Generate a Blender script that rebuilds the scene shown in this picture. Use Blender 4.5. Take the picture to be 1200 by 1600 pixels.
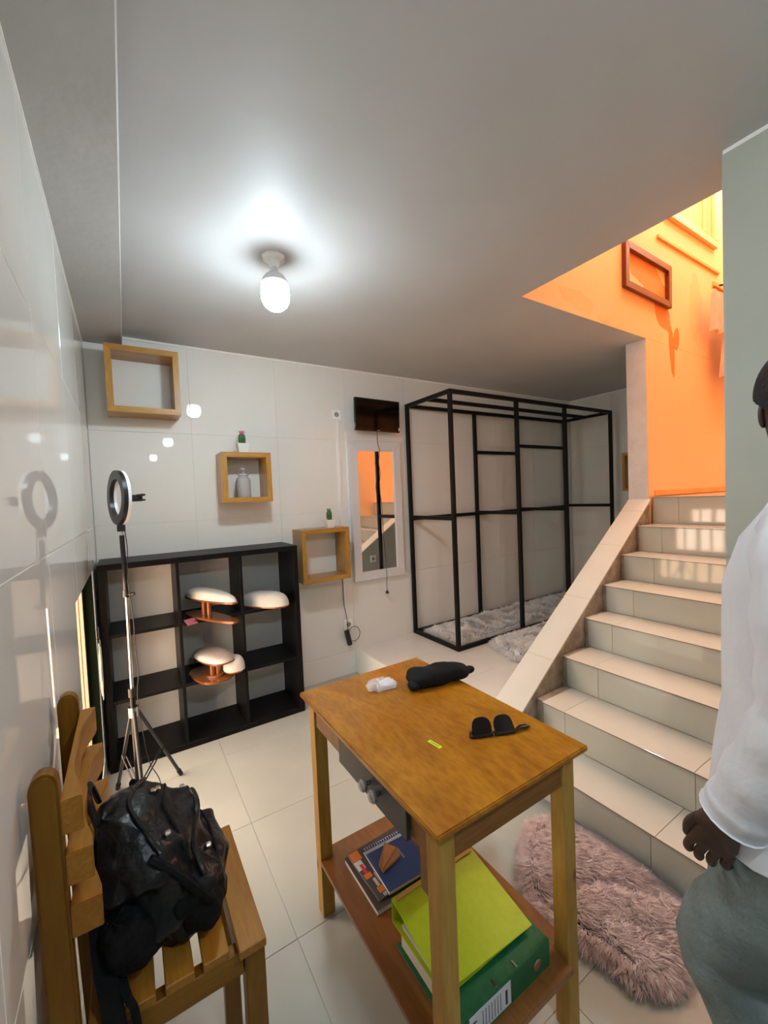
import bpy, bmesh, math, random
import numpy as np
from mathutils import Vector, Matrix, noise
for _o in list(bpy.data.objects): bpy.data.objects.remove(_o)
random.seed(7)
SC = bpy.context.scene
COL = SC.collection
V = Vector

# ------------------------------------------------------------------ camera
cam_d = bpy.data.cameras.new('camera'); cam = bpy.data.objects.new('camera', cam_d); COL.objects.link(cam)
cam_d.sensor_fit = 'VERTICAL'; cam_d.sensor_height = 36.0; cam_d.lens = 36.0*642.0/1600.0
cam_d.clip_start = 0.02
_X = V((1020, -67, 642)).normalized(); _Y = V((-405, -7, 642)).normalized()
_Y = (_Y-_X*_X.dot(_Y)).normalized(); _Z = _X.cross(_Y)
if _Z.y > 0: _Z = -_Z
def _w(c): return V((_X.dot(c), _Y.dot(c), _Z.dot(c)))
_r, _u, _b = _w(V((1, 0, 0))), _w(V((0, -1, 0))), -_w(V((0, 0, 1)))
cam.matrix_world = Matrix(((_r.x, _u.x, _b.x, 0), (_r.y, _u.y, _b.y, 0), (_r.z, _u.z, _b.z, 1.5), (0, 0, 0, 1)))
SC.camera = cam

# ------------------------------------------------------------------ world, daylight, exposure
W = bpy.data.worlds.new('world'); SC.world = W; W.use_nodes = True
bg = W.node_tree.nodes['Background']; bg.inputs[0].default_value = (1.0, 0.785, 0.60, 1); bg.inputs[1].default_value = 15.0
SC.view_settings.view_transform = 'Standard'; SC.view_settings.look = 'None'
SC.view_settings.exposure = 0.0; SC.view_settings.gamma = 1.0; SC.view_settings.use_curve_mapping = False
BULB = 350.0
def area(name, loc, size, rot, power, col, portal=False):
    l = bpy.data.lights.new(name, 'AREA'); l.shape = 'RECTANGLE'; l.size, l.size_y = size; l.energy = power; l.color = col
    o = bpy.data.objects.new(name, l); COL.objects.link(o); o.location = loc; o.rotation_euler = rot
    if portal: l.cycles.is_portal = True
    return o
R = math.radians
area('window_portal', (-0.29, 2.25, 0.66), (1.0, 0.95), (0, R(-90), 0), 1, (1, 1, 1), True)
area('stair_portal', (4.4, 1.03, 4.85), (4.0, .76), (0, 0, 0), 1, (1, 1, 1), True)

# ------------------------------------------------------------------ helpers
def tag(o, label=None, cat=None, group=None, kind=None):
    if label: o['label'] = label
    if cat: o['category'] = cat
    if group: o['group'] = group
    if kind: o['kind'] = kind
    return o
def wloc(o):
    p = V((0, 0, 0))
    while o is not None: p = p+o.location; o = o.parent
    return p
def empty(name, loc, label=None, cat=None, group=None):
    o = bpy.data.objects.new(name, None); COL.objects.link(o); o.location = loc; o.empty_display_size = .05
    return tag(o, label, cat, group)
def mesh_obj(name, vs, fs, m, parent=None, smooth=False, org=None):
    """vertices in world coordinates; a child is stored relative to its parent, a top-level one relative to org"""
    off = wloc(parent) if parent is not None else V(org or (0, 0, 0))
    me = bpy.data.meshes.new(name)
    me.from_pydata([(v[0]-off.x, v[1]-off.y, v[2]-off.z) for v in vs], [], fs)
    me.validate()
    if smooth: me.polygons.foreach_set('use_smooth', [True]*len(me.polygons))
    me.materials.append(m); me.update()
    o = bpy.data.objects.new(name, me); COL.objects.link(o)
    if parent is not None: o.parent = parent
    else: o.location = off
    return o
class MB:
    def __init__(s): s.v = []; s.f = []; s.T = None
    def add(s, vs, fs):
        n = len(s.v)
        for v in vs:
            v = V(v); s.v.append(s.T @ v if s.T is not None else v)
        s.f += [tuple(i+n for i in f) for f in fs]; return s
    def box(s, a, b, bev=0.0):
        a, b = V(a), V(b)
        a, b = V((min(a.x, b.x), min(a.y, b.y), min(a.z, b.z))), V((max(a.x, b.x), max(a.y, b.y), max(a.z, b.z)))
        if bev <= 0:
            vs = [(x, y, z) for x in (a.x, b.x) for y in (a.y, b.y) for z in (a.z, b.z)]
            return s.add(vs, [(0, 1, 3, 2), (4, 6, 7, 5), (0, 4, 5, 1), (2, 3, 7, 6), (0, 2, 6, 4), (1, 5, 7, 3)])
        c = (a+b)/2; h = (b-a)/2; bev = min(bev, min(h)*.9)
        vs = []; idx = {}
        for sx in (-1, 1):
            for sy in (-1, 1):
                for sz in (-1, 1):
                    for ax in range(3):
                        p = [h.x-bev, h.y-bev, h.z-bev]; p[ax] = h[ax]
                        idx[(sx, sy, sz, ax)] = len(vs); vs.append((c.x+sx*p[0], c.y+sy*p[1], c.z+sz*p[2]))
        fs = []
        S = (-1, 1)
        for ax in range(3):
            o1, o2 = (ax+1) % 3, (ax+2) % 3
            for sg in S:
                q = []
                for (p, r) in ((-1, -1), (1, -1), (1, 1), (-1, 1)):
                    k = [0, 0, 0]; k[ax] = sg; k[o1] = p; k[o2] = r; q.append(idx[(k[0], k[1], k[2], ax)])
                fs.append(tuple(q if sg > 0 else q[::-1]))
        for ax in range(3):
            o1, o2 = (ax+1) % 3, (ax+2) % 3
            for p in S:
                for r in S:
                    def g(t, w):
                        k = [0, 0, 0]; k[ax] = t; k[o1] = p; k[o2] = r; return idx[(k[0], k[1], k[2], w)]
                    q = [g(-1, o1), g(1, o1), g(1, o2), g(-1, o2)]
                    fs.append(tuple(q if p*r > 0 else q[::-1]))
        for sx in S:
            for sy in S:
                for sz in S:
                    q = [idx[(sx, sy, sz, k)] for k in range(3)]
                    fs.append(tuple(q if sx*sy*sz > 0 else q[::-1]))
        return s.add(vs, fs)
    def bar(s, p, q, w, h, up=(0, 0, 1)):
        p, q = V(p), V(q); d = (q-p).normalized(); u = V(up)
        if abs(d.dot(u)) > .98: u = V((1, 0, 0))
        a = d.cross(u).normalized(); b = a.cross(d).normalized()
        vs = [c+a*(i*w/2)+b*(j*h/2) for c in (p, q) for i, j in ((-1, -1), (1, -1), (1, 1), (-1, 1))]
        return s.add(vs, [(3, 2, 1, 0), (4, 5, 6, 7), (0, 1, 5, 4), (1, 2, 6, 5), (2, 3, 7, 6), (3, 0, 4, 7)])
    def tube(s, pts, r, n=10, cap=True, flat=1.0):
        pts = [V(p) for p in pts]; rs = r if isinstance(r, (list, tuple)) else [r]*len(pts)
        rings = []; prev = None
        for i, p in enumerate(pts):
            d = (pts[min(i+1, len(pts)-1)]-pts[max(i-1, 0)]).normalized()
            if prev is None:
                a = d.cross(V((0, 0, 1)))
                if a.length < .1: a = d.cross(V((1, 0, 0)))
            else: a = prev-d*prev.dot(d)
            a.normalize(); prev = a; b = d.cross(a)
            rings.append([p+a*(math.cos(t)*rs[i])+b*(math.sin(t)*rs[i]*flat) for t in [2*math.pi*k/n for k in range(n)]])
        vs = [v for rg in rings for v in rg]; fs = []
        for i in range(len(pts)-1):
            for k in range(n):
                fs.append((i*n+k, i*n+(k+1) % n, (i+1)*n+(k+1) % n, (i+1)*n+k))
        if cap: fs.append(tuple(range(n))[::-1]); fs.append(tuple((len(pts)-1)*n+k for k in range(n)))
        return s.add(vs, fs)
    def lathe(s, c, prof, n=24, axis=(0, 0, 1), sx=1, sy=1):
        c = V(c); ax = V(axis).normalized(); a = ax.orthogonal().normalized() if abs(ax.z) < .99 else V((1, 0, 0)); b = ax.cross(a)
        vs = []; fs = []
        for r, z in prof:
            for k in range(n):
                t = 2*math.pi*k/n; vs.append(c+ax*z+a*(r*sx*math.cos(t))+b*(r*sy*math.sin(t)))
        for i in range(len(prof)-1):
            for k in range(n): fs.append((i*n+k, i*n+(k+1) % n, (i+1)*n+(k+1) % n, (i+1)*n+k))
        if prof[0][0] > 1e-5: fs.append(tuple(range(n))[::-1])
        if prof[-1][0] > 1e-5: fs.append(tuple((len(prof)-1)*n+k for k in range(n)))
        return s.add(vs, fs)
    def prism(s, poly, z0, z1, axis=2):
        """poly: 2D points; extruded along axis from z0 to z1"""
        n = len(poly)
        def P(p, z):
            if axis == 2: return (p[0], p[1], z)
            if axis == 1: return (p[0], z, p[1])
            return (z, p[0], p[1])
        vs = [P(p, z0) for p in poly]+[P(p, z1) for p in poly]
        fs = [tuple(range(n))[::-1], tuple(range(n, 2*n))]+[(i, (i+1) % n, n+(i+1) % n, n+i) for i in range(n)]
        return s.add(vs, fs)
    def build(s, name, m, parent=None, smooth=False, org=None, sharp=None, bevel=0):
        o = mesh_obj(name, s.v, s.f, m, parent, smooth, org)
        b = bmesh.new(); b.from_mesh(o.data); bmesh.ops.recalc_face_normals(b, faces=b.faces)
        if bevel:
            es = [e for e in b.edges if len(e.link_faces) == 2 and e.calc_face_angle(0) > .6]
            bmesh.ops.bevel(b, geom=es, offset=bevel, segments=2, affect='EDGES', clamp_overlap=True)
        b.to_mesh(o.data); b.free()
        if smooth: o.data.set_sharp_from_angle(angle=R(sharp or 40))
        return o

# ------------------------------------------------------------------ materials
MATS = {}
def mat(name, col, rough=.5, metal=0, **kw):
    if name in MATS: return MATS[name]
    m = bpy.data.materials.new(name); m.use_nodes = True; nt = m.node_tree; p = nt.nodes['Principled BSDF']
    p.inputs['Base Color'].default_value = (*col, 1); p.inputs['Roughness'].default_value = rough; p.inputs['Metallic'].default_value = metal
    for k, v in kw.items():
        if k == 'spec': p.inputs['Specular IOR Level'].default_value = v
        if k == 'coat': p.inputs['Coat Weight'].default_value = v; p.inputs['Coat Roughness'].default_value = .08
        if k == 'emit': p.inputs['Emission Color'].default_value = (*v[0], 1); p.inputs['Emission Strength'].default_value = v[1]
        if k == 'trans': p.inputs['Transmission Weight'].default_value = v
        if k == 'ior': p.inputs['IOR'].default_value = v
        if k == 'sheen': p.inputs['Sheen Weight'].default_value = v
        if k == 'alpha': p.inputs['Alpha'].default_value = v
    MATS[name] = m; return m
def N(nt, t, **kw):
    n = nt.nodes.new(t)
    for k, v in kw.items():
        if k in n.inputs.keys() if hasattr(n.inputs, 'keys') else False: n.inputs[k].default_value = v
        else: setattr(n, k, v)
    return n
def noisy(name, col, col2, scale=5, rough=.5, bump=.0, bscale=60, detail=4, stretch=(1, 1, 1), lo=.35, hi=.65, rr=0, **kw):
    """two tone noise colour with a fine bump"""
    if name in MATS: return MATS[name]
    m = mat(name, col, rough, **kw); nt = m.node_tree; p = nt.nodes['Principled BSDF']
    tc = nt.nodes.new('ShaderNodeTexCoord'); mp = nt.nodes.new('ShaderNodeMapping'); mp.inputs['Scale'].default_value = stretch
    nt.links.new(tc.outputs['Object'], mp.inputs[0])
    n1 = nt.nodes.new('ShaderNodeTexNoise'); n1.inputs['Scale'].default_value = scale; n1.inputs['Detail'].default_value = detail
    nt.links.new(mp.outputs[0], n1.inputs['Vector'])
    cr = nt.nodes.new('ShaderNodeValToRGB'); cr.color_ramp.elements[0].position = lo; cr.color_ramp.elements[1].position = hi
    cr.color_ramp.elements[0].color = (*col, 1); cr.color_ramp.elements[1].color = (*col2, 1)
    nt.links.new(n1.outputs['Fac'], cr.inputs[0]); nt.links.new(cr.outputs[0], p.inputs['Base Color'])
    if rr:
        mr = nt.nodes.new('ShaderNodeMapRange'); mr.inputs[3].default_value = rough-rr; mr.inputs[4].default_value = rough+rr
        nt.links.new(n1.outputs['Fac'], mr.inputs[0]); nt.links.new(mr.outputs[0], p.inputs['Roughness'])
    if bump:
        n2 = nt.nodes.new('ShaderNodeTexNoise'); n2.inputs['Scale'].default_value = bscale; n2.inputs['Detail'].default_value = 3
        nt.links.new(mp.outputs[0], n2.inputs['Vector'])
        bp = nt.nodes.new('ShaderNodeBump'); bp.inputs['Strength'].default_value = bump; bp.inputs['Distance'].default_value = .01
        nt.links.new(n2.outputs['Fac'], bp.inputs['Height']); nt.links.new(bp.outputs[0], p.inputs['Normal'])
    return m
def wood(name, c1, c2, c3, axis='X', scale=6, rough=.4, knots=False, coat=0.0, figure=1.6):
    if name in MATS: return MATS[name]
    m = mat(name, c1, rough, coat=coat); nt = m.node_tree; p = nt.nodes['Principled BSDF']; L = nt.links.new
    tc = nt.nodes.new('ShaderNodeTexCoord'); mp = nt.nodes.new('ShaderNodeMapping')
    st = {'X': (.12, 1, 1), 'Y': (1, .34 if name == 'table_top_wood' else .12, 1), 'Z': (1, 1, .12)}[axis]; mp.inputs['Scale'].default_value = st
    L(tc.outputs['Object'], mp.inputs[0])
    n0 = nt.nodes.new('ShaderNodeTexNoise'); n0.inputs['Scale'].default_value = scale; n0.inputs['Detail'].default_value = 5; n0.inputs['Distortion'].default_value = figure
    L(mp.outputs[0], n0.inputs['Vector'])
    mu = nt.nodes.new('ShaderNodeMath'); mu.operation = 'MULTIPLY'; mu.inputs[1].default_value = 7; L(n0.outputs['Fac'], mu.inputs[0])
    pp = nt.nodes.new('ShaderNodeMath'); pp.operation = 'PINGPONG'; pp.inputs[1].default_value = 1; L(mu.outputs[0], pp.inputs[0])
    cr = nt.nodes.new('ShaderNodeValToRGB'); e = cr.color_ramp.elements; e[0].position = 0; e[0].color = (*c1, 1); e[1].position = 1; e[1].color = (*c2, 1)
    L(pp.outputs[0], cr.inputs[0])
    nf = nt.nodes.new('ShaderNodeTexNoise'); nf.inputs['Scale'].default_value = scale*22; nf.inputs['Detail'].default_value = 3; L(mp.outputs[0], nf.inputs['Vector'])
    r2 = nt.nodes.new('ShaderNodeValToRGB'); r2.color_ramp.elements[0].position = .35; r2.color_ramp.elements[0].color = (*c3, 1); r2.color_ramp.elements[1].position = .6; r2.color_ramp.elements[1].color = (1, 1, 1, 1)
    L(nf.outputs['Fac'], r2.inputs[0])
    mx = nt.nodes.new('ShaderNodeMixRGB'); mx.blend_type = 'MULTIPLY'; mx.inputs[0].default_value = .55; L(cr.outputs[0], mx.inputs[1]); L(r2.outputs[0], mx.inputs[2])
    out = mx.outputs[0]
    if knots:
        vo = nt.nodes.new('ShaderNodeTexVoronoi'); vo.inputs['Scale'].default_value = 3.1
        mk = nt.nodes.new('ShaderNodeMapping'); mk.inputs['Scale'].default_value = {'X': (1, 3, 3), 'Y': (3, 1, 3), 'Z': (3, 3, 1.6)}[axis]
        L(tc.outputs['Object'], mk.inputs[0]); L(mk.outputs[0], vo.inputs['Vector'])
        rk = nt.nodes.new('ShaderNodeValToRGB'); rk.color_ramp.elements[0].position = .07; rk.color_ramp.elements[0].color = (.35, .2, .1, 1); rk.color_ramp.elements[1].position = .13; rk.color_ramp.elements[1].color = (1, 1, 1, 1)
        L(vo.outputs['Distance'], rk.inputs[0])
        m2 = nt.nodes.new('ShaderNodeMixRGB'); m2.blend_type = 'MULTIPLY'; m2.inputs[0].default_value = .8; L(out, m2.inputs[1]); L(rk.outputs[0], m2.inputs[2]); out = m2.outputs[0]
    L(out, p.inputs['Base Color'])
    bp = nt.nodes.new('ShaderNodeBump'); bp.inputs['Strength'].default_value = .12; bp.inputs['Distance'].default_value = .004
    L(nf.outputs['Fac'], bp.inputs['Height']); L(bp.outputs[0], p.inputs['Normal'])
    return m

M_tile = noisy('polished_tile', (.78, .77, .72), (.82, .81, .76), 1.5, .014, rr=.004)
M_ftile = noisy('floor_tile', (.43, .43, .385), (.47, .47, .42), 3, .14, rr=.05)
M_rtile = noisy('riser_tile', (.50, .485, .415), (.54, .525, .455), 3, .05, rr=.015)  # greyer and darker than the treads: the risers' shade is put into the colour
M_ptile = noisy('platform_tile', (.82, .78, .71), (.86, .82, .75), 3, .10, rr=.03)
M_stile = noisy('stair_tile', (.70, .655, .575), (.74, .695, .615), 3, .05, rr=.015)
M_grout = noisy('grout', (.36, .34, .31), (.46, .44, .41), 20, .9)
M_wgrout = noisy('wall_grout', (.70, .68, .63), (.78, .76, .71), 20, .9)
M_lgrout = mat('white_wall_grout', (.85, .84, .80), .7)
M_ceil = noisy('ceiling_paint', (.485, .48, .475), (.53, .525, .52), 1.6, .55, bump=.25, bscale=9)
M_ceil2 = noisy('beam_paint', (.45, .44, .43), (.50, .49, .48), 2.2, .6, bump=.35, bscale=14)
M_white = noisy('white_plaster', (.66, .63, .60), (.74, .71, .69), 9, .8, bump=.4, bscale=40)
M_plainwall = noisy('grey_green_wall', (.40, .405, .345), (.44, .445, .385), 2, .55, bump=.1, bscale=30)
M_cement = noisy('bare_cement', (.26, .22, .17), (.42, .36, .29), 14, .95, bump=.8, bscale=60)
M_black = mat('black_powder_coat', (.008, .007, .006), .5, spec=.18)
M_blackwood = noisy('black_laminate', (.004, .0037, .0037), (.008, .007, .007), 8, .42, stretch=(1, 1, .2), spec=.12)
M_blackplastic = mat('black_plastic', (.012, .012, .013), .35)
M_gloss = mat('gloss_black', (.005, .005, .006), .12, spec=.3)
M_whiteplastic = mat('white_plastic', (.90, .90, .88), .35)
M_trim = mat('white_trim_line', (.90, .89, .86), .6)
M_chrome = mat('chrome', (.75, .72, .70), .16, 1)
M_copper = wood('varnished_copper_wood', (.42, .14, .04), (.52, .20, .07), (.6, .45, .4), 'X', 5, .22, coat=.5)
M_cush = noisy('cream_leatherette', (.70, .62, .54), (.76, .69, .61), 12, .45, bump=.1, bscale=80)
M_orange_w = wood('honey_wood_x', (.47, .245, .040), (.37, .18, .024), (.75, .6, .5), 'X', 5, .35, coat=.25)
M_orange_z = wood('honey_wood_z', (.47, .245, .040), (.37, .18, .024), (.75, .6, .5), 'Z', 5, .35, coat=.25)
M_top = wood('table_top_wood', (.44, .19, .013), (.33, .125, .008), (.66, .5, .36), 'Y', 3.4, .30, coat=.3, figure=2.2)
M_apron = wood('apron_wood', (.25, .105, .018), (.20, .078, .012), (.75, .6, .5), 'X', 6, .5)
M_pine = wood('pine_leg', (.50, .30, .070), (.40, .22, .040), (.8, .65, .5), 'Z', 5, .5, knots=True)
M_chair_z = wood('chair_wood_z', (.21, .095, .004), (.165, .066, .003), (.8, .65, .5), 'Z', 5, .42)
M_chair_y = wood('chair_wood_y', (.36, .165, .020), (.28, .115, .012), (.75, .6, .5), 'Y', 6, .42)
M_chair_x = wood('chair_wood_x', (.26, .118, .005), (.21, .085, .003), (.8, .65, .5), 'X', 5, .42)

for _m in (M_chair_z, M_chair_y, M_chair_x, M_pine, M_top): _m.node_tree.nodes['Principled BSDF'].inputs['Specular IOR Level'].default_value = .3

# orange plaster with peeled patches where darker old paint shows
def orange_plaster():
    m = mat('orange_plaster', (.9, .36, .08), .7); nt = m.node_tree; p = nt.nodes['Principled BSDF']; L = nt.links.new
    tc = nt.nodes.new('ShaderNodeTexCoord')
    n1 = nt.nodes.new('ShaderNodeTexNoise'); n1.inputs['Scale'].default_value = 1.7; n1.inputs['Detail'].default_value = 5; L(tc.outputs['Object'], n1.inputs['Vector'])
    cr = nt.nodes.new('ShaderNodeValToRGB'); e = cr.color_ramp.elements; e[0].position = .3; e[0].color = (.86, .50, .24, 1); e[1].position = .7; e[1].color = (.90, .555, .28, 1)
    L(n1.outputs['Fac'], cr.inputs[0])
    out = cr.outputs[0]
    sep = nt.nodes.new('ShaderNodeSeparateXYZ'); L(tc.outputs['Object'], sep.inputs[0])
    nd = nt.nodes.new('ShaderNodeTexNoise'); nd.inputs['Scale'].default_value = 7; nd.inputs['Detail'].default_value = 5; L(tc.outputs['Object'], nd.inputs['Vector'])
    def blob(cx, cz, rx, rz, ang, amp, th=1.0):
        # elliptical distance + noise threshold -> mask
        ma = []
        def mth(op, a, b=None):
            n = nt.nodes.new('ShaderNodeMath'); n.operation = op
            for i, q in enumerate((a, b)):
                if q is None: continue
                if isinstance(q, (int, float)): n.inputs[i].default_value = q
                else: L(q, n.inputs[i])
            return n.outputs[0]
        dx = mth('SUBTRACT', sep.outputs['X'], cx); dz = mth('SUBTRACT', sep.outputs['Z'], cz)
        ca, sa = math.cos(ang), math.sin(ang)
        u = mth('DIVIDE', mth('ADD', mth('MULTIPLY', dx, ca), mth('MULTIPLY', dz, sa)), rx)
        w = mth('DIVIDE', mth('SUBTRACT', mth('MULTIPLY', dz, ca), mth('MULTIPLY', dx, sa)), rz)
        d = mth('ADD', mth('MULTIPLY', u, u), mth('MULTIPLY', w, w))
        d2 = mth('ADD', d, mth('MULTIPLY', mth('SUBTRACT', nd.outputs['Fac'], .5), amp))
        return mth('LESS_THAN', d2, th)
    def over(mask, col, fac=1.0):
        nonlocal out
        mx = nt.nodes.new('ShaderNodeMixRGB'); mx.inputs[2].default_value = (*col, 1)
        mm = nt.nodes.new('ShaderNodeMath'); mm.operation = 'MULTIPLY'; mm.inputs[1].default_value = fac; L(mask, mm.inputs[0])
        L(mm.outputs[0], mx.inputs[0]); L(out, mx.inputs[1]); out = mx.outputs[0]
    over(blob(3.38, 3.03, .36, .13, -.42, 2.6), (.74, .24, .035), .9)
    over(blob(3.58, 2.82, .17, .10, -.8, 2.0), (.74, .22, .03), .95)
    over(blob(3.72, 2.56, .045, .20, .12, 1.2), (.76, .22, .02), 1)
    over(blob(3.80, 2.66, .05, .09, -.2, 1.2), (.76, .22, .02), 1)
    over(blob(4.15, 2.98, .12, .28, .0, 2.5), (.80, .40, .16), .5)
    over(blob(2.55, 2.66, .25, .06, -.2, 4), (.84, .42, .17), .4)
    L(out, p.inputs['Base Color'])
    n2 = nt.nodes.new('ShaderNodeTexNoise'); n2.inputs['Scale'].default_value = 26; n2.inputs['Detail'].default_value = 4; L(tc.outputs['Object'], n2.inputs['Vector'])
    bp = nt.nodes.new('ShaderNodeBump'); bp.inputs['Strength'].default_value = .12; bp.inputs['Distance'].default_value = .008; L(n2.outputs['Fac'], bp.inputs['Height']); L(bp.outputs[0], p.inputs['Normal'])
    return m
M_orange = orange_plaster()
M_skirt = noisy('dark_orange_skirt', (.78, .34, .08), (.84, .40, .11), 5, .6)

# ------------------------------------------------------------------ room constants
XL, YB, XR, ZC = -.168, 3.11, 4.75, 2.585
YN = -4.2                      # wall behind the camera
XW, YW = 1.722, .558           # corner of the near right wall
XO, YO = 1.94, 1.546           # ceiling opening over the stairs
XCOL, XE, ZU = 3.313, 6.6, 4.7
ZP = .215                      # raised platform
PX = 1.607
def struct(name, mb, m, **kw):
    o = mb.build(name, m, **kw); o['kind'] = 'structure'; return o
def cuts(a, b, first, step):
    c = [a]; x = first
    while x < b-.02:
        if x > a+.02: c.append(x)
        x += step
    return c+[b]
TG, TT = .0009, .003
def tiles(parent, m, org, du, dv, cu, cv, holes=(), name='tile', g=TG, t=TT, jit=True):
    """tiles proud of a backing surface: org + u*du + v*dv, thickness along the outward normal du x dv"""
    org, du, dv = V(org), V(du), V(dv); nn = du.cross(dv).normalized(); cache = {}
    for i in range(len(cu)-1):
        for j in range(len(cv)-1):
            rs = [(cu[i], cu[i+1], cv[j], cv[j+1])]
            for (a0, a1, b0, b1) in holes:
                nr = []
                for (p, q, r, s) in rs:
                    if q <= a0 or p >= a1 or s <= b0 or r >= b1: nr.append((p, q, r, s)); continue
                    if p < a0: nr.append((p, a0, r, s))
                    if q > a1: nr.append((a1, q, r, s))
                    lo, hi = max(p, a0), min(q, a1)
                    if r < b0: nr.append((lo, hi, r, b0))
                    if s > b1: nr.append((lo, hi, b1, s))
                rs = nr
            for (p, q, r, s) in rs:
                if q-p < .012 or s-r < .012: continue
                w, h = q-p-2*g, s-r-2*g; key = (round(w, 4), round(h, 4))
                if key not in cache:
                    c = .0009; vs = []
                    for k, (ins, lev) in enumerate(((0, 0), (0, t-c), (c, t))):
                        for (x, y) in ((ins, ins), (w-ins, ins), (w-ins, h-ins), (ins, h-ins)): vs.append(du*x+dv*y+nn*lev)
                    fs = [(0, 3, 2, 1), (8, 9, 10, 11)]
                    for k in (0, 4):
                        for e in range(4): fs.append((k+e, k+(e+1) % 4, k+4+(e+1) % 4, k+4+e))
                    me = bpy.data.meshes.new(name); me.from_pydata([tuple(v) for v in vs], [], fs); me.materials.append(m); cache[key] = me
                o = bpy.data.objects.new(name, cache[key]); COL.objects.link(o); o.parent = parent
                o.location = org+du*(p+g)+dv*(r+g)-wloc(parent)
                if jit: o.rotation_euler = [random.uniform(-.0006, .0006) for _ in range(3)]

# floor
fl = struct('floor', MB().box((XL-.3, YN, -.12), (PX+.06, YB+.2, -TT)), M_grout)
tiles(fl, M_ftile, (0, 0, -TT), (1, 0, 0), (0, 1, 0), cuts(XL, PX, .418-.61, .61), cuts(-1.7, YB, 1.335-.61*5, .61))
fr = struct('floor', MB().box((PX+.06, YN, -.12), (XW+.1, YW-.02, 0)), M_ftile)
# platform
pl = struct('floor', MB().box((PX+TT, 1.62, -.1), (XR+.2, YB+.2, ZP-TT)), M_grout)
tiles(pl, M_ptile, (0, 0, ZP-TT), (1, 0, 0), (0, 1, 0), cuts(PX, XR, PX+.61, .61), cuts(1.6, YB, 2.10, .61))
tiles(pl, M_tile, (PX+TT, 0, 0), (0, -1, 0), (0, 0, 1), cuts(-YB, -1.6, -YB+.61, .61), [0, ZP-.002])

# back wall
wb = struct('wall_back', MB().box((XL-.3, YB+TT, -.1), (XR+.2, YB+.2, ZC+.1)), M_wgrout)
tiles(wb, M_tile, (0, YB+TT, 0), (1, 0, 0), (0, 0, 1), cuts(XL, PX, .415-.6, .6)+cuts(PX, XR, 2.215, .6)[1:], [0, .2, .795, 1.39, 1.985, 2.571], )
struct('trim_back', MB().box((XL, YB-.004, 2.571), (XR, YB+TT, ZC+.01)), M_trim)
# right (far) wall
wr = struct('wall_right', MB().box((XR+TT, 1.6, -.1), (XR+.2, YB+.2, ZC+.1)), M_wgrout)
tiles(wr, M_tile, (XR+TT, 0, 0), (0, -1, 0), (0, 0, 1), cuts(-YB, -1.69, -2.6, .6), [ZP, .795, 1.39, 1.985, 2.571])
struct('trim_right', MB().box((XR-.004, 1.69, 2.571), (XR+TT, YB, ZC+.01)), M_trim)

# left wall with a low barred window
WY0, WY1, WZ0, WZ1 = 1.80, 2.70, .14, 1.165
LT = .14
wl = MB(); x0, x1 = XL-TT-LT, XL-TT
wl.box((x0, YN, -.1), (x1, WY0, ZC+.1)); wl.box((x0, WY1, -.1), (x1, YB+.2, ZC+.1))
wl.box((x0, WY0, -.1), (x1, WY1, WZ0)); wl.box((x0, WY0, WZ1), (x1, WY1, ZC+.1))
wlo = struct('wall_left', wl, M_lgrout)
tiles(wlo, M_tile, (XL-TT, 0, 0), (0, 1, 0), (0, 0, 1), cuts(-1.7, YB, YB-.6*8, .6), [0, .2, .795, 1.39, 1.985, 2.525], holes=[(WY0, WY1, WZ0, WZ1)], g=.0016)
struct('trim_left', MB().box((XL-TT, -1.7, 2.517), (XL+.004, YB, 2.53)), M_trim)
win = empty('window_1', (XL-.08, WY0, WZ0)); win['kind'] = 'structure'
M_frame = mat('cream_window_metal', (.42, .25, .17), .4)
b = MB(); xf0, xf1 = XL-.09, XL-.05
b.box((xf0, WY0, WZ0), (xf1, WY0+.04, WZ1)); b.box((xf0, WY1-.04, WZ0), (xf1, WY1, WZ1)); b.box((xf0, WY0, WZ0), (xf1, WY1, WZ0+.04)); b.box((xf0, WY0, WZ1-.04), (xf1, WY1, WZ1))
b.build('window_frame', M_frame, win)
for k in range(1, 6):
    y = WY0+(WY1-WY0)*k/6; wdt = .022 if k % 2 else .034
    MB().box((xf0+.005, y-wdt/2, WZ0+.04), (xf1-.005, y+wdt/2, WZ1-.04), .003).build('mullion', M_frame, win)
MB().box((x0, WY0-.02, WZ0-.02), (XL-.001, WY1+.02, WZ0), .003).build('window_sill', M_white, win)

MB().box((XL-.052, WY1-.006, WZ0), (XL-.004, WY1-.0005, WZ1), .001).build('window_jamb', mat('dark_green_jamb', (.004, .008, .003), .8, spec=.05), win)
MB().box((XL-.215, WY1-.006, WZ0), (XL-.095, WY1-.0005, WZ1), .001).build('window_jamb', mat('peach_jamb', (.62, .36, .26), .6), win)
# ceiling slab with the stair opening, left beam
c = MB(); zt = ZC+.16
c.box((XL-.3, YN, ZC), (XO, YB+.2, zt)); c.box((XO, YO+.004, ZC), (XR+.2, YB+.2, zt)); c.box((XO, YN, ZC), (XR+2, YW, zt))
struct('ceiling', c, M_ceil)
struct('ceiling_beam', MB().box((XL-.3, YN, 2.522), (.042, YB+.2, ZC+.02), .004), M_ceil2)
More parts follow.
